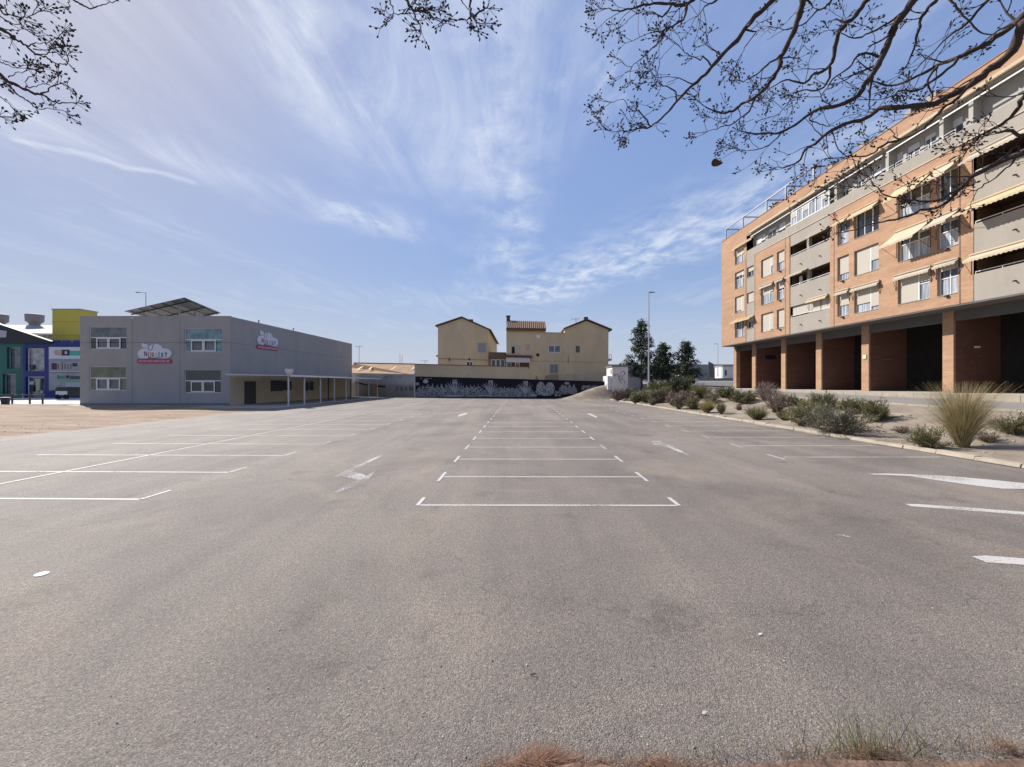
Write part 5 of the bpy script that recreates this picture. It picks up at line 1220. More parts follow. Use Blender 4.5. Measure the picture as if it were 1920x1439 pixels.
# ------------------------------------------------------------------ vegetation
BARK = mat('grey_bark', (.11, .085, .07), .95, .25, 6, .6, 30)
LEAF_T = mat('evergreen_leaf', (.040, .060, .032), .55, .3, 1.2, island=.55, transl=.15)
def evergreen(px, pyb, pyt, Y, wpx, seed, label):
    rr = random.Random(seed); b = P(px, pyb, Y); b.z = zt(b.x, Y) - .05; H = CH + (720 - pyt) / F * Y - b.z; Rm = wpx / F * Y / 2
    th = empty('evergreen_tree', b, label, 'tree', 'evergreen trees beyond the shrubs')
    q = MB(); tp = b + Vector((rr.uniform(-.2, .2), 0, H * .93)); pts = [b + Vector((0, 0, -.1))] + [b.lerp(tp, k / 6) + Vector((rr.uniform(-.07, .07), rr.uniform(-.07, .07), 0)) for k in range(1, 7)]
    q.tube(pts, [.17, .15, .12, .09, .07, .045, .015], 7); q.build('trunk', BARK, th)
    limbs = MB(); leaf = MB()
    def one_leaf(c, s):
        u = Vector((rr.gauss(0, 1), rr.gauss(0, 1), rr.gauss(0, .6))).normalized(); v = u.orthogonal().normalized(); v.rotate(Matrix.Rotation(rr.uniform(0, 6.28), 3, u))
        a = c + u * s; m = c + v * s * .5; n = c - v * s * .5; d = c - u * s * .9
        leaf.quad(a, m, d, n)
    nl = 58
    for k in range(nl):
        s = .16 + .82 * ((k + rr.random()) / nl); z = H * s
        prof = (math.sin(math.pi * min(1, (s + .06) ** .62 * .95)) ** .7) * (1 - .30 * s) * 1.35
        rl = max(.15, Rm * prof * rr.uniform(.55, 1.12)); an = k * 2.4 + rr.uniform(-.5, .5)
        o = b + Vector((0, 0, z)); tip = o + Vector((math.cos(an) * rl, math.sin(an) * rl, rl * rr.uniform(.05, .45)))
        mid = o.lerp(tip, .5) + Vector((0, 0, -.08)); limbs.tube([o, mid, tip], [.035, .022, .008], 4, False)
        for c in range(max(2, int(3 + rl * 3.2))):
            t = rr.uniform(.3, 1.05); cc = o.lerp(tip, t) + Vector((rr.gauss(0, .16), rr.gauss(0, .16), rr.gauss(0, .14)))
            for i in range(rr.randint(11, 19)): one_leaf(cc + Vector((rr.gauss(0, .17), rr.gauss(0, .17), rr.gauss(0, .15))), rr.uniform(.10, .18))
    for i in range(50): one_leaf(b + Vector((rr.gauss(0, .12), rr.gauss(0, .12), H * rr.uniform(.86, 1.0))), .1)
    limbs.build('limbs', BARK, th); tag(leaf.build('crown', LEAF_T, th), kind='stuff')
evergreen(1203, 726, 603, 55, 56, 21, 'tallest evergreen tree, left of the three, behind the tall lamp')
evergreen(1242, 722, 647, 58, 40, 22, 'small evergreen tree in the middle of the three')
evergreen(1286, 716, 643, 60, 48, 23, 'broad dense evergreen tree nearest the apartment block')

def on_terrain(px, py):
    Y = 8.0
    while Y < 100:
        p = P(px, py, Y)
        if p.x > 12.8 and p.z <= zt(p.x, Y): return Vector((p.x, Y, zt(p.x, Y)))
        Y += .04
    return P(px, py, 40)
VEG = {
 'olive': mat('shrub_olive', (.20, .19, .095), .8, .2, 3, island=.45, transl=.2), 'green': mat('shrub_green', (.14, .138, .062), .8, .2, 3, island=.45, transl=.2),
 'grey': mat('shrub_grey_green', (.185, .172, .120), .85, .2, 3, island=.45, transl=.15), 'dry': mat('shrub_dry', (.25, .19, .155), .9, .2, 3, island=.4, transl=.1),
 'gold': mat('shrub_gold', (.34, .275, .135), .85, .25, 3, island=.45, transl=.2), 'dark': mat('shrub_dark', (.085, .095, .052), .8, .2, 3, island=.45, transl=.15)}
STEM = mat('shrub_stem', (.16, .115, .075), .9, .2, 5)
def blade(mb, p0, d, ln, wd, droop, rr, segs=3):
    side = d.cross(Vector((rr.uniform(-1, 1), rr.uniform(-1, 1), rr.uniform(-1, 1))))
    if side.length < 1e-4: side = d.orthogonal()
    side = side.normalized() * wd; prev = None
    for k in range(segs + 1):
        s = k / segs; c = p0 + d * (ln * s) + Vector((0, 0, -droop * ln * s * s)); w_ = side * (1 - s * .85)
        a, b = c - w_, c + w_
        if prev: mb.quad(prev[0], prev[1], b, a)
        prev = (a, b)
def shrub(px, py, wpx, hpx, kind, style, seed, label):
    rr = random.Random(seed); b = on_terrain(px, py); s = b.y / F; Wd, H = wpx * s * 1.14, hpx * s * .95
    th = empty('shrub', b, label, 'shrub', 'shrubs on the sandy bank'); m = VEG[kind]
    leaf = MB(); stem = MB(); pixel = b.y / F
    if style == 'fountain':
        n = int(min(1500, 380 + 260 * H * 2)) * (2 if label.startswith('tall') else 1); wd = max(.0045, .55 * pixel)
        for i in range(n):
            an = rr.uniform(0, 6.283); rad = Wd * .5 * math.sqrt(rr.random()); t = rr.random() ** .7
            base = b + Vector((math.cos(an) * rad * .16, math.sin(an) * rad * .16, -.02))
            out_ = rad * 1.05; d = Vector((math.cos(an) * out_, math.sin(an) * out_, H * rr.uniform(.62, 1.12) * (1.08 - .22 * (rad / (Wd * .5)) ** 2))); ln = d.length
            if label.startswith('tall'):
                # long blades that rise together from a narrow foot and open into a feathery head
                hh = H * rr.uniform(.45, 1.1); k_ = rr.uniform(1.3, 2.4); oo = out_ * rr.uniform(.55, 1.55); pv_ = None; wv_ = wd * rr.uniform(.25, .6); ja, jb = rr.gauss(0, .05), rr.gauss(0, .05)
                sd_ = Vector((-math.sin(an + rr.gauss(0, .8)), math.cos(an + rr.gauss(0, .8)), rr.gauss(0, .3))).normalized() * wv_
                for t_ in range(7):
                    u_ = t_ / 6; c_ = base + Vector((math.cos(an) * oo * u_ ** k_ + ja * u_, math.sin(an) * oo * u_ ** k_ + jb * u_, hh * (u_ - .10 * u_ ** 3))); a_, b_ = c_ - sd_ * (1 - .8 * u_), c_ + sd_ * (1 - .8 * u_)
                    if pv_: leaf.quad(pv_[0], pv_[1], b_, a_)
                    pv_ = (a_, b_)
            else: blade(leaf, base, d.normalized() if rr.random() < .8 else (d.normalized() + Vector((rr.gauss(0, .25), rr.gauss(0, .25), 0))).normalized(), ln * rr.uniform(.6, 1.05), wd * rr.uniform(.5, 1.1), rr.uniform(.0, .12), rr)
        for i in range(14):
            an = rr.uniform(0, 6.28); stem.tube([b, b + Vector((math.cos(an) * Wd * .12, math.sin(an) * Wd * .12, H * .4))], [.012, .006], 4, False)
    else:
        # branching shrub: stems radiate, small narrow leaves along them
        ns = int(38 + 30 * H + 14 * Wd)
        if style == 'dry': ns = int(ns * 1.3)
        for i in range(ns):
            an = rr.uniform(0, 6.283); el = rr.uniform(.1, 1.0) ** .8; rad = Wd * .5 * rr.uniform(.45, 1.05) * math.sqrt(max(.05, 1 - (el * .86) ** 2))
            tip = b + Vector((math.cos(an) * rad, math.sin(an) * rad, H * el * rr.uniform(.8, 1.06)))
            base = b + Vector((math.cos(an) * Wd * .16 * rr.random(), math.sin(an) * Wd * .16 * rr.random(), -.02))
            mid = base.lerp(tip, .5) + Vector((rr.gauss(0, .04), rr.gauss(0, .04), .08 * H)); stem.tube([base, mid, tip], [.010, .006, .003], 3, False)
            if style == 'dry':
                for k in range(9):
                    t = rr.uniform(.3, 1); c = mid.lerp(tip, t) if t > .5 else base.lerp(mid, t * 2)
                    d = ((tip - base).normalized() + Vector((rr.gauss(0, .6), rr.gauss(0, .6), rr.gauss(.2, .4)))).normalized(); blade(leaf, c, d, H * rr.uniform(.15, .4), max(.003, .35 * pixel), 0, rr, 1)
            else:
                for k in range(int(15 + 10 * H)):
                    t = rr.uniform(.25, 1.02); c = mid.lerp(tip, (t - .5) * 2) if t > .5 else base.lerp(mid, t * 2)
                    d = ((tip - base).normalized() * .8 + Vector((rr.gauss(0, .7), rr.gauss(0, .7), rr.gauss(.25, .5)))).normalized()
                    blade(leaf, c + Vector((rr.gauss(0, .05), rr.gauss(0, .05), rr.gauss(0, .04))), d, H * rr.uniform(.08, .2) + .03, max(.006, .6 * pixel) * rr.uniform(.6, 1.2), .05, rr, 1)
    stem.build('stems', STEM, th); tag(leaf.build('foliage', m, th), kind='stuff')
SH = [
 (1160, 752, 30, 22, 'dry', 'bush', 'brown-grey shrub at the foot of the white hut'),
 (1193, 757, 24, 22, 'olive', 'bush', 'olive shrub on the kerb side just right of the hut'),
 (1209, 755, 28, 26, 'olive', 'fountain', 'olive tufted shrub below the tall street lamp'),
 (1234, 757, 36, 30, 'grey', 'bush', 'grey-green shrub right of the lamp foot, close to the kerb'),
 (1224, 764, 11, 14, 'grey', 'bush', 'tiny grey shrub on the kerb below the lamp'),
 (1262, 761, 24, 28, 'dry', 'bush', 'dark brownish shrub between the lamp and the pale tufts'),
 (1273, 768, 20, 25, 'grey', 'dry', 'wiry grey shrub close to the kerb in front of the right-hand tree'),
 (1299, 768, 24, 26, 'olive', 'bush', 'dark olive shrub touching the wiry grey one'),
 (1325, 775, 27, 28, 'gold', 'fountain', 'round golden tuft near the kerb, larger of the two small tufts'),
 (1352, 777, 15, 25, 'olive', 'fountain', 'narrow small tuft right of the round golden tuft'),
 (1238, 736, 54, 22, 'green', 'bush', 'wide green shrub at the top of the bank beside the lamp'),
 (1278, 742, 50, 40, 'dark', 'bush', 'tall dark green shrub below the right-hand evergreen tree'),
 (1313, 748, 38, 32, 'olive', 'fountain', 'bright olive rounded shrub right of the tall dark one'),
 (1287, 755, 40, 24, 'dry', 'bush', 'brown-grey shrub low in front of the tall dark one'),
 (1360, 746, 42, 22, 'green', 'bush', 'green shrub at the bank top below the first pillar'),
 (1395, 757, 54, 26, 'green', 'bush', 'low wide green shrub in front of the second pillar'),
 (1419, 788, 38, 32, 'olive', 'fountain', 'lone spiky tuft on bare sand with a shadow to its right'),
 (1437, 752, 38, 34, 'dry', 'dry', 'leafless purplish shrub at the bank top near the third pillar'),
 (1456, 774, 42, 42, 'dry', 'dry', 'larger leafless twiggy shrub in front of the purplish one'),
 (1482, 760, 44, 20, 'green', 'bush', 'low green shrub behind the leafless twiggy one'),
 (1506, 799, 62, 52, 'olive', 'bush', 'large olive-green shrub left of the biggest grey mass'),
 (1540, 768, 56, 34, 'green', 'bush', 'green shrub at the bank top behind the biggest grey mass'),
 (1572, 813, 118, 60, 'grey', 'bush', 'biggest shrub, a wide grey-green mass beside the kerb'),
 (1640, 790, 52, 42, 'green', 'bush', 'green shrub at the right end of the grey mass'),
 (1601, 776, 50, 32, 'green', 'bush', 'small green shrub behind the right part of the grey mass'),
 (1741, 841, 62, 44, 'green', 'bush', 'low green shrub on the sand left of the tall golden grass'),
 (1805, 839, 90, 134, 'gold', 'fountain', 'tall golden broom-like grass, highest plant on the bank'),
 (1897, 814, 66, 38, 'green', 'bush', 'low green shrub at the right edge behind the golden grass'),
]
SH += [
 (1177, 748, 26, 20, 'grey', 'bush', 'small grey shrub behind the olive one next to the hut'),
 (1253, 748, 34, 24, 'olive', 'bush', 'olive shrub on the slope right of the lamp, above the grey ones'),
 (1334, 757, 30, 20, 'grey', 'dry', 'low wiry grey clump on the slope above the round golden tuft'),
 (1385, 770, 12, 9, 'dry', 'dry', 'small dry clump on bare sand left of the lone spiky tuft'),
 (1471, 789, 26, 22, 'olive', 'fountain', 'small tuft squeezed left of the large olive-green shrub'),
 (1690, 812, 30, 12, 'dry', 'dry', 'low dry clump on the sand right of the grey mass'),
 (1855, 830, 34, 20, 'dry', 'dry', 'low dry clump right of the golden grass foot'),
]
for k, (px, py, w_, h_, kd, stl, lb) in enumerate(SH): shrub(px, py, w_, h_, kd, stl, 100 + k, lb)

# ------------------------------------------------------------------ bare trees reaching in from outside the frame
TWIG = mat('twig_bark', (.062, .044, .038), .9, .25, 12, .4, 60); POD = mat('seed_pod', (.035, .028, .026), .85, .3, 9, island=.4)
def bare_tree(name_label, trunk, hub, seed, branches, tws=1.0, twd=1.0):
    rr = random.Random(seed); th = empty('bare_tree', trunk[0], name_label, 'tree', 'leafless trees overhead')
    q = MB(); q.tube(trunk, [.22, .19, .17, .15][:len(trunk)], 12); q.build('trunk', mat('tree_bark', (.10, .08, .068), .95, .3, 8, .8, 25), th)
    hub = Vector(hub)
    for (pts, Y0, Y1, r0, dens, link) in branches:
        n = len(pts); P3 = []
        for i, (a, b) in enumerate(pts):
            t = i / max(1, n - 1); P3.append(P(a, b, lerp(Y0, Y1, t) + rr.uniform(-.06, .06)))
        if link:
            s = P3[0]; dirv = (P3[0] - P3[1]).normalized(); a = s + dirv * .5; a2 = a.lerp(hub, .5) + Vector((0, 0, .5))
            P3 = [hub, a2, a] + P3
        # smooth the polyline
        sm = []
        for i in range(len(P3) - 1):
            p0 = P3[max(0, i - 1)]; p1 = P3[i]; p2 = P3[i + 1]; p3 = P3[min(len(P3) - 1, i + 2)]
            for k in range(4):
                t = k / 4; sm.append(0.5 * ((2 * p1) + (p2 - p0) * t + (2 * p0 - 5 * p1 + 4 * p2 - p3) * t * t + (3 * p1 - p0 - 3 * p2 + p3) * t ** 3) + Vector((rr.gauss(0, .005), rr.gauss(0, .005), rr.gauss(0, .005))))
        sm.append(P3[-1]); m = len(sm); k0 = 12 if link else 0
        rad = []
        for i in range(m):
            if i < k0: rad.append(lerp(r0 * 2.2, r0, i / k0))
            else: rad.append(max(.0032, r0 * (1 - .80 * (i - k0) / max(1, m - 1 - k0))) * (1 + .12 * math.sin(i * 1.7)))
        q = MB(); q.tube(sm, rad, 6); bo = q.build('branch', TWIG, th, smooth=True)
        tw = MB(); pod = MB()
        def podcluster(c, d, k):
            for _ in range(k):
                dd = (d + Vector((rr.gauss(0, .55), rr.gauss(0, .55), rr.gauss(0, .55)))).normalized(); ln = rr.uniform(.03, .085); e = c + dd * ln
                tw.tube([c, e], [.0022, .0018], 3, False); rot = dd.to_track_quat('Z', 'Y').to_matrix(); sz = rr.uniform(.0105, .016)
                pod.blob(e + dd * sz, sz * .75, sz * .75, sz * 1.25, rot)
        def twig(o, d, ln, r, depth):
            pts_ = [o]; dd = d.copy(); c = o.copy(); k = 5
            for i in range(k):
                dd = (dd + Vector((rr.gauss(0, .17), rr.gauss(0, .17), rr.gauss(.02, .17)))).normalized(); c = c + dd * (ln / k); pts_.append(c.copy())
            tw.tube(pts_, [lerp(r, max(.0022, r * .4), i / k) for i in range(k + 1)], 4, False)
            if depth:
                for i in range(2, k + 1):
                    if rr.random() < .5: twig(pts_[i], (dd + Vector((rr.gauss(0, .75), rr.gauss(0, .5), rr.gauss(0, .75)))).normalized(), ln * rr.uniform(.35, .65), r * .6, depth - 1)
            if rr.random() < .56: podcluster(pts_[-1], dd, rr.randint(3, 7) if tws > .8 else rr.randint(2, 4))
            if rr.random() < .25: podcluster(pts_[-2], dd, rr.randint(1, 3))
        cnt = int(dens * .5 * twd * (m - k0) / 4 + .5)
        for _ in range(cnt):
            i = int(lerp(k0 + 1, m - 2, rr.random() ** .75)); i = max(1, min(m - 2, i)); dd = (sm[i + 1] - sm[i - 1]).normalized()
            side = Vector((rr.gauss(0, 1), rr.gauss(0, .5), rr.gauss(.1, 1))); d = (dd * .55 + side.normalized() * .75).normalized()
            twig(sm[i], d, rr.uniform(.14, .40) * tws, max(.003, rad[i] * .38), 1)
        twig(sm[-1], (sm[-1] - sm[-3]).normalized(), .2 * tws, .0035, 1)
        for _ in range(2 if tws > .8 else 1): twig(sm[-1], ((sm[-1] - sm[-3]).normalized() + Vector((rr.gauss(0, .5), rr.gauss(0, .3), rr.gauss(0, .5)))).normalized(), rr.uniform(.12, .24) * tws, .003, 1)
        tag(tw.build('twigs', TWIG, bo), kind='stuff')
        if pod.v: tag(pod.build('seed_pods', POD, bo), kind='stuff')
    return th
c8 = lambda L_: [(1100 + .427 * a, .427 * b) for a, b in L_]
c1 = lambda L_: [(.25 * a, .25 * b) for a, b in L_]
c2 = lambda L_: [(640 + .1875 * a, .1875 * b) for a, b in L_]
RB = [
 (c8([(880, -60), (820, 0), (720, 100), (640, 200), (550, 290), (520, 330), (450, 390), (395, 450), (340, 510), (280, 560), (230, 565)]), 4.0, 4.6, .030, 1.0, True),
 (c8([(720, 105), (690, 130), (740, 145), (700, 200), (680, 240)]), 4.1, 4.2, .012, .6, False),
 (c8([(545, 290), (510, 250), (500, 265), (440, 240), (400, 200), (375, 185)]), 4.4, 4.4, .009, 1.4, False),
 (c8([(395, 450), (385, 400), (320, 370), (300, 340)]), 4.5, 4.5, .010, 2.0, False),
 (c8([(280, 560), (240, 500), (190, 480), (160, 440), (110, 450)]), 4.6, 4.7, .009, 2.2, False),
 (c8([(235, 565), (150, 580), (110, 575)]), 4.6, 4.7, .007, 2.2, False),
 (c8([(530, -50), (470, 0), (420, 25), (380, 20), (300, 15), (200, 40), (130, 50), (90, 40)]), 3.8, 4.2, .020, 2.0, True),
 (c8([(440, 30), (420, 90), (335, 140), (330, 180), (280, 220), (230, 270), (200, 295)]), 3.9, 4.2, .012, 1.6, False),
 (c8([(380, 20), (330, 75), (290, 60), (220, 60)]), 4.0, 4.1, .010, 1.6, False),
 (c8([(620, -30), (560, 10), (520, 30), (490, 70)]), 3.8, 3.9, .012, 2.0, True),
 (c8([(980, -60), (950, 0), (930, 80), (900, 160), (860, 240), (840, 310), (800, 370), (740, 430), (690, 455), (640, 490), (580, 495), (520, 470)]), 4.1, 4.7, .034, 1.1, True),
 (c8([(740, 430), (710, 490), (650, 540), (590, 560), (530, 580)]), 4.5, 4.6, .012, 1.6, False),
 (c8([(860, 240), (790, 290), (730, 340), (680, 360), (640, 330)]), 4.3, 4.5, .012, 1.6, False),
 (c8([(1280, -50), (1230, 0), (1180, 70), (1110, 140), (1090, 230), (1070, 290), (1000, 330), (950, 370), (890, 350), (820, 380)]), 4.2, 4.8, .030, 1.3, True),
 (c8([(1070, 290), (1060, 360), (1010, 400), (930, 400), (880, 460), (850, 500)]), 4.5, 4.8, .014, 1.4, False),
 (c8([(1490, -60), (1440, 0), (1370, 90), (1340, 150), (1300, 250), (1260, 320), (1220, 380), (1180, 430), (1080, 470), (1000, 490), (930, 540), (860, 580), (780, 590), (700, 585)]), 4.0, 4.9, .040, 1.2, True),
 (c8([(1255, 330), (1245, 400), (1240, 480), (1228, 505)]), 4.4, 4.6, .014, 1.0, False),
 (c8([(860, 580), (800, 640), (740, 660), (670, 660)]), 4.8, 4.9, .010, 2.0, False),
 (c8([(1000, 490), (980, 530), (1040, 550), (1090, 560)]), 4.6, 4.7, .010, 1.8, False),
 (c8([(1580, -50), (1520, 20), (1470, 80), (1450, 170), (1420, 260), (1380, 330)]), 3.9, 4.2, .020, .8, True),
 (c8([(1990, 30), (1920, 70), (1850, 130), (1740, 200), (1640, 250), (1540, 290), (1450, 340), (1340, 380), (1260, 360)]), 3.8, 4.8, .036, 1.3, True),
 (c8([(1990, 60), (1920, 110), (1860, 230), (1780, 300), (1690, 370), (1600, 420), (1520, 460), (1400, 470), (1290, 480), (1230, 520), (1100, 560), (1020, 620), (960, 660), (930, 710), (860, 740)]), 3.6, 4.9, .042, 1.3, True),
 (c8([(1700, 360), (1620, 440), (1560, 480), (1500, 550), (1440, 590), (1380, 610), (1350, 600), (1330, 570), (1270, 585)]), 4.0, 4.5, .016, 1.2, False),
 (c8([(1380, 610), (1300, 640), (1250, 680), (1150, 690), (1050, 700), (1000, 730)]), 4.4, 4.7, .014, 1.8, False),
 (c8([(1540, 290), (1500, 350), (1520, 420), (1500, 470), (1450, 500)]), 4.3, 4.4, .014, 1.2, False),
 (c8([(2000, 380), (1920, 430), (1880, 500), (1800, 560), (1740, 590), (1690, 640), (1660, 680)]), 3.5, 4.0, .022, 1.4, True),
 (c8([(2000, 560), (1920, 595), (1840, 580), (1770, 590), (1700, 620)]), 3.5, 3.9, .020, 1.2, True),
 ([(1960, 265), (1920, 287), (1865, 308), (1820, 335), (1795, 360), (1765, 387), (1725, 396), (1690, 410), (1640, 420), (1585, 436)], 3.5, 4.4, .026, .6, True),
 ([(1870, 305), (1890, 290), (1908, 275), (1900, 305), (1870, 330), (1840, 352), (1815, 362), (1795, 372)], 3.6, 3.9, .012, 1.6, False),
 ([(1800, 355), (1760, 375), (1735, 378), (1690, 374), (1660, 367), (1640, 350), (1600, 352)], 3.9, 4.3, .014, 1.5, False),
 ([(1640, 350), (1630, 335), (1610, 325), (1590, 330)], 4.2, 4.4, .008, 2.0, False),
 (c8([(1840, -50), (1770, 0), (1660, 110), (1560, 190), (1430, 330)]), 3.7, 4.2, .018, .8, True),
 (c8([(1560, -40), (1600, 0), (1640, 50), (1720, 140), (1800, 150), (1870, 120)]), 4.4, 4.2, .014, 1.4, True),
 (c8([(1110, 140), (1170, 170), (1250, 145), (1350, 85), (1420, 30), (1480, -30)][::-1]), 4.2, 4.3, .018, 1.2, True),
 (c8([(1300, 250), (1200, 240), (1150, 300), (1080, 350), (1030, 420), (940, 430)]), 4.3, 4.6, .014, 1.3, False),
 (c8([(1100, -40), (1060, 20), (1000, 60), (950, 110), (880, 130), (820, 120)]), 4.4, 4.7, .014, 1.8, True),
 (c8([(1640, 250), (1560, 330), (1450, 400), (1380, 400), (1330, 430), (1240, 440)]), 4.2, 4.5, .016, 1.3, False),
]
CB = [
 (c2([(600, -120), (625, -30), (690, 70), (720, 110), (730, 180), (780, 240), (800, 300)]), 3.6, 3.6, .016, 1.2, True),
 (c2([(780, -120), (740, 0), (700, 75)]), 3.6, 3.6, .014, .6, True),
 (c2([(710, 100), (840, 110), (960, 105)]), 3.6, 3.6, .008, 2.0, False), (c2([(730, 115), (850, 130), (960, 185), (1040, 210)]), 3.6, 3.6, .008, 2.2, False),
 (c2([(690, 90), (600, 140), (500, 155)]), 3.6, 3.6, .007, 1.2, False), (c2([(470, -100), (480, 0), (515, 90), (520, 160), (455, 225)]), 3.6, 3.6, .008, .5, True),
 (c2([(1285, -140), (1290, 0), (1290, 100), (1292, 190), (1300, 260)]), 3.5, 3.5, .014, .3, True), (c2([(1150, -90), (1200, 0), (1275, 100)]), 3.5, 3.5, .010, .3, True),
 (c2([(1300, 190), (1200, 205), (1060, 210)]), 3.5, 3.5, .006, .3, False), (c2([(1300, 185), (1400, 120), (1460, 60), (1490, 0), (1500, -60)]), 3.5, 3.5, .009, 1.6, False), (c2([(1320, 185), (1345, 200), (1380, 240)]), 3.5, 3.5, .008, .3, False),
]
rt = bare_tree('leafless tree whose branches hang across the top right of the view', [(6.6, -1.6, -.1), (6.5, -1.5, 1.5), (6.3, -1.3, 3.2), (6.1, -1.0, 4.9)], (6.1, -1.0, 4.9), 31, RB, .95, 1.0)
ct = bare_tree('leafless tree with branch tips dangling at the top centre', [(.9, -3.2, -.1), (.8, -3.1, 2), (.7, -2.8, 4.2), (.5, -2.4, 6.2)], (.5, -2.4, 6.2), 32, CB, .42, .8)
LB = [
 (c1([(-160, 120), (-40, 190), (0, 225), (40, 240), (110, 290), (200, 345), (260, 405), (340, 430), (400, 470), (470, 485), (515, 465)]), 3.6, 3.9, .016, .5, True),
 (c1([(200, 345), (250, 330), (350, 315), (450, 265)]), 3.8, 3.9, .006, .4, False), (c1([(250, 375), (350, 378), (450, 360)]), 3.8, 3.9, .006, .6, False),
 (c1([(260, 405), (350, 410), (420, 395), (465, 440)]), 3.8, 3.9, .006, 2.6, False),
 (c1([(-200, 420), (-60, 520), (0, 570), (60, 610), (140, 650), (210, 685), (300, 710), (340, 720), (400, 765), (470, 780), (520, 775)]), 3.7, 4.0, .020, .7, True),
 (c1([(300, 710), (350, 680), (420, 640), (470, 630)]), 3.9, 3.9, .008, 2.6, False), (c1([(200, 660), (250, 655), (320, 630)]), 3.9, 3.9, .006, .4, False),
 (c1([(60, 580), (120, 560), (185, 540)]), 3.9, 3.9, .005, .3, False), (c1([(190, 680), (205, 600), (270, 550)]), 3.9, 3.9, .005, .3, False),
 (c1([(-100, 620), (0, 635), (80, 650), (120, 705), (200, 755), (270, 810), (370, 820), (490, 840)]), 3.9, 4.1, .011, .7, True),
 (c1([(-80, 20), (0, 75), (50, 110), (150, 130), (220, 130), (300, 90)]), 3.6, 3.8, .009, 2.0, True), (c1([(50, 110), (45, 50), (55, -40)]), 3.6, 3.6, .006, .3, False),
 (c1([(-40, 80), (0, 120), (100, 180), (160, 190), (210, 235)]), 3.7, 3.8, .007, 1.8, True),
 (c1([(-60, 440), (0, 470), (60, 490), (150, 520), (265, 530)]), 3.8, 3.9, .007, .4, True), (c1([(-60, 690), (0, 735), (40, 760), (80, 800)]), 3.9, 4.0, .007, .2, True), (c1([(-60, 870), (0, 870), (50, 880), (100, 880)]), 3.9, 3.9, .006, 2.2, True),
 (c1([(480, -80), (510, 0), (525, 45)]), 3.7, 3.7, .008, .3, True), (c1([(500, -60), (545, 0), (620, 40), (670, 65), (740, 50), (800, 25), (870, 10)]), 3.7, 3.8, .010, 1.2, True),
]
lt_ = bare_tree('leafless tree whose branches enter at the upper left', [(-7.4, -.4, -.1), (-7.3, -.3, 2), (-7.1, 0, 3.8), (-6.9, .2, 5.2)], (-6.9, .2, 5.2), 33, LB, .34, .6)
# a dead leaf hanging on a thread below the right-hand branches
s0, s1, s2 = P(1368, 237, 4.6), P(1341, 284, 4.6), P(1341, 298, 4.6)
dl = empty('hanging_leaf', s2, 'single dry brown leaf dangling on a thin stalk', 'leaf')
q = MB(); q.tube([s0, P(1355, 262, 4.6), s1, s2], .0032, 4); q.build('stalk', TWIG, dl)
c = P(1344, 305.5, 4.6); q = MB(); k = 4.6 / F
ring = [(math.cos(a * math.pi / 6) * 10.5, math.sin(a * math.pi / 6) * 7) for a in range(12)]
for i in range(12):
    a, b = ring[i], ring[(i + 1) % 12]; q.tri(c + Vector((0, -.03, 0)), c + Vector((a[0] * k, .02 * math.sin(i), a[1] * k)), c + Vector((b[0] * k, .02 * math.sin(i + 1), b[1] * k)))
q.build('blade', mat('dead_leaf', (.085, .038, .03), .8, .3, 30), dl)

# ------------------------------------------------------------------ foreground litter
rr = random.Random(77)
def needles(cx, cy, rx, ry, n, col, label, name='needle_heap'):
    q = MB()
    for i in range(n):
        a = rr.uniform(0, 6.28); r = abs(rr.gauss(0, .55)); x = cx + math.cos(a) * r * rx; y = cy + math.sin(a) * r * ry; z = .006 + .045 * max(0, 1 - r) * rr.random()
        an = rr.gauss(0, .9); d = Vector((math.cos(an), math.sin(an), rr.gauss(.02, .10))).normalized(); ln = rr.uniform(.06, .17)
        p = Vector((x, y, z)); side = d.cross(Vector((0, 0, 1))).normalized() * .0011; q.quad(p - side, p + side, p + d * ln + side * .4, p + d * ln - side * .4)
    o = q.build(name, mat('needle_' + str(n), col, .85, .3, 20, island=.5)); return tag(o, label, 'pine needles', kind='stuff')
needles(.14, 2.185, .36, .045, 1200, (.19, .10, .06), 'heap of reddish brown pine needles at the bottom centre')
needles(.75, 2.18, .5, .05, 300, (.16, .085, .05), 'thin trail of brown needles right of the needle heap')
needles(2.0, 2.24, .5, .05, 420, (.17, .10, .06), 'brown needles among the grass at the bottom right')
needles(2.8, 2.28, .2, .04, 140, (.17, .10, .06), 'brown needles in the bottom right corner')
def tuft(cx, cy, sx, n, hmax, cols, label):
    q = MB()
    for i in range(n):
        x = cx + rr.gauss(0, sx); y = cy + rr.gauss(0, .035); h = hmax * rr.uniform(.25, 1.0); d = Vector((rr.gauss(-.12, .35), rr.gauss(.15, .25), 1)).normalized()
        blade(q, Vector((x, y, .0)), d, h, rr.uniform(.0011, .0022), rr.uniform(.05, .35), rr, 5)
    return tag(q.build('grass_tuft', mat('wild_grass_' + label[:6], cols, .8, .3, 14, island=.5, transl=.2)), label, 'grass', 'dry grass at the camera', 'stuff')
tuft(1.55, 2.25, .28, 70, .36, (.16, .145, .085), 'thin dry grass stems left of the greener tuft at bottom right')
tuft(2.02, 2.27, .17, 120, .40, (.12, .14, .05), 'greener grass tuft at the bottom right edge of the asphalt')
tuft(2.55, 2.30, .28, 60, .30, (.19, .16, .09), 'sparse straw-coloured grass in the right bottom corner')
tuft(1.05, 2.22, .22, 22, .22, (.15, .12, .09), 'few short dry stems right of the needle heap')
lid = G(78, 1078); q = MB(); q.tube([(lid.x, lid.y, .001), (lid.x, lid.y, .007), (lid.x, lid.y, .010)], [.060, .060, .052], 24); tag(q.build('plastic_lid', mat('lid_white', (.72, .72, .72), .4, .03)), 'white round lid lying on the asphalt at lower left', 'lid')
q = MB()
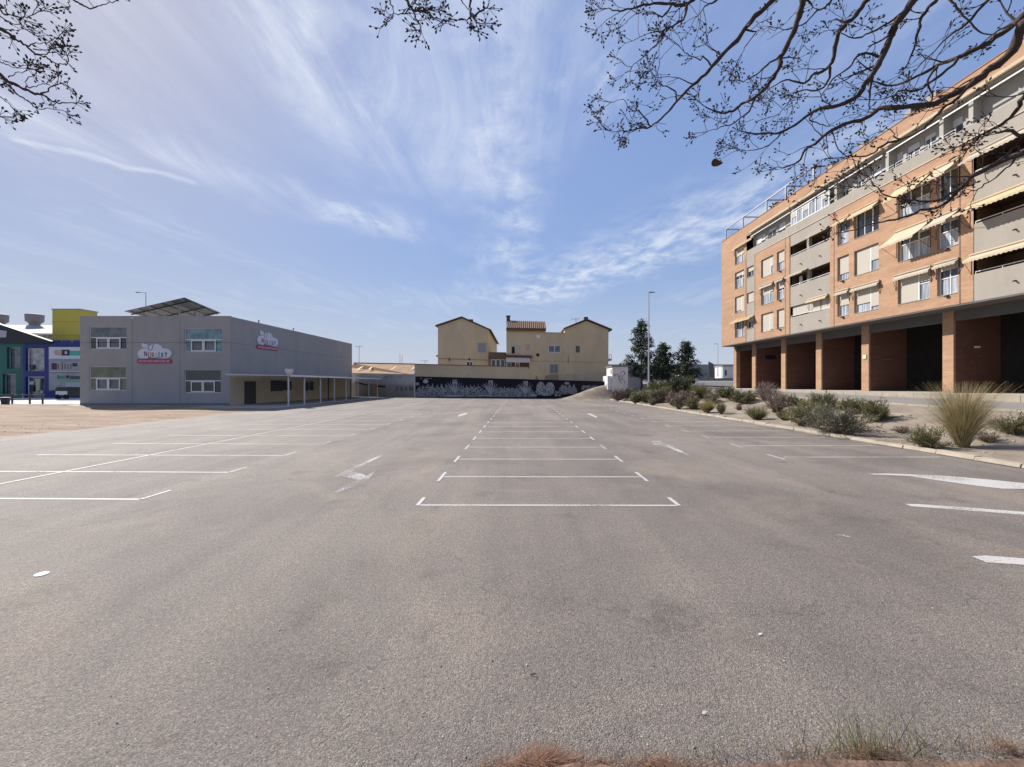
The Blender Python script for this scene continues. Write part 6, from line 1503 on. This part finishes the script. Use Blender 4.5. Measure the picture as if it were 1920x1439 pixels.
for i in range(1000):
    y = 2.1 + 6.0 * rr.random() ** 2.0; x = rr.uniform(-1.35, 1.35) * y; s = rr.uniform(.0022, .0055) * (1.8 if rr.random() < .08 else 1)
    if rr.random() < .55: x = rr.gauss(-.15, .5) * y; 
    q.blob((x, y, .002 + s * .3), s * rr.uniform(.8, 1.5), s, s * .6, Matrix.Rotation(rr.uniform(0, 3), 3, 'Z'))
tag(q.build('loose_gravel', mat('pebble', (.40, .37, .33), .8, .2, 40, island=.75)), 'loose pale grit scattered over the near asphalt', 'gravel', kind='stuff')
for k, (px, py, lb) in enumerate(((1320, 1340, 'curled pale dead leaf on the asphalt above the needle heap'), (1425, 1192, 'small pale scrap lying on the asphalt right of centre'), (1000, 1268, 'dark dry leaf scrap on the asphalt near the centre bottom'))):
    g = G(px, py); q = MB(); a = .022
    for i in range(6):
        t0, t1 = i / 6, (i + 1) / 6; w0, w1 = math.sin(math.pi * t0) * .008, math.sin(math.pi * t1) * .008
        q.quad((g.x - a + 2 * a * t0, g.y - w0, .004 + .01 * t0), (g.x - a + 2 * a * t1, g.y - w1, .004 + .01 * t1), (g.x - a + 2 * a * t1, g.y + w1, .010 + .01 * t1), (g.x - a + 2 * a * t0, g.y + w0, .010 + .01 * t0))
    tag(q.build('dead_leaf', mat('scrap%d' % k, ((.5, .45, .38), (.6, .58, .55), (.05, .04, .035))[k], .8)), lb, 'leaf')

q = MB()
for i in range(900):
    x = 12.9 + 6.4 * rr.random() ** 1.3; y = rr.uniform(9, 50); sz = rr.uniform(.012, .05) * (1.8 if rr.random() < .06 else 1)
    q.blob((x, y, zt(x, y) + sz * .25), sz * rr.uniform(.8, 1.5), sz, sz * .6, Matrix.Rotation(rr.uniform(0, 3), 3, 'Z'))
tag(q.build('bank_stones', mat('bank_stone', (.30, .255, .20), .9, .3, 8, island=.4)), 'loose stones strewn over the sandy bank', 'stones', kind='stuff')
q = MB()
for i in range(1300):
    x = rr.uniform(-48, -19.9); y = rr.uniform(13, 34); sz = rr.uniform(.008, .030)
    q.blob((x, y, .06 + sz * .2), sz * rr.uniform(.8, 1.6), sz, sz * .6, Matrix.Rotation(rr.uniform(0, 3), 3, 'Z'))
tag(q.build('verge_stones', mat('verge_stone', (.34, .26, .19), .9, .3, 8, island=.45)), 'clods and stones strewn over the earth verge', 'stones', kind='stuff')
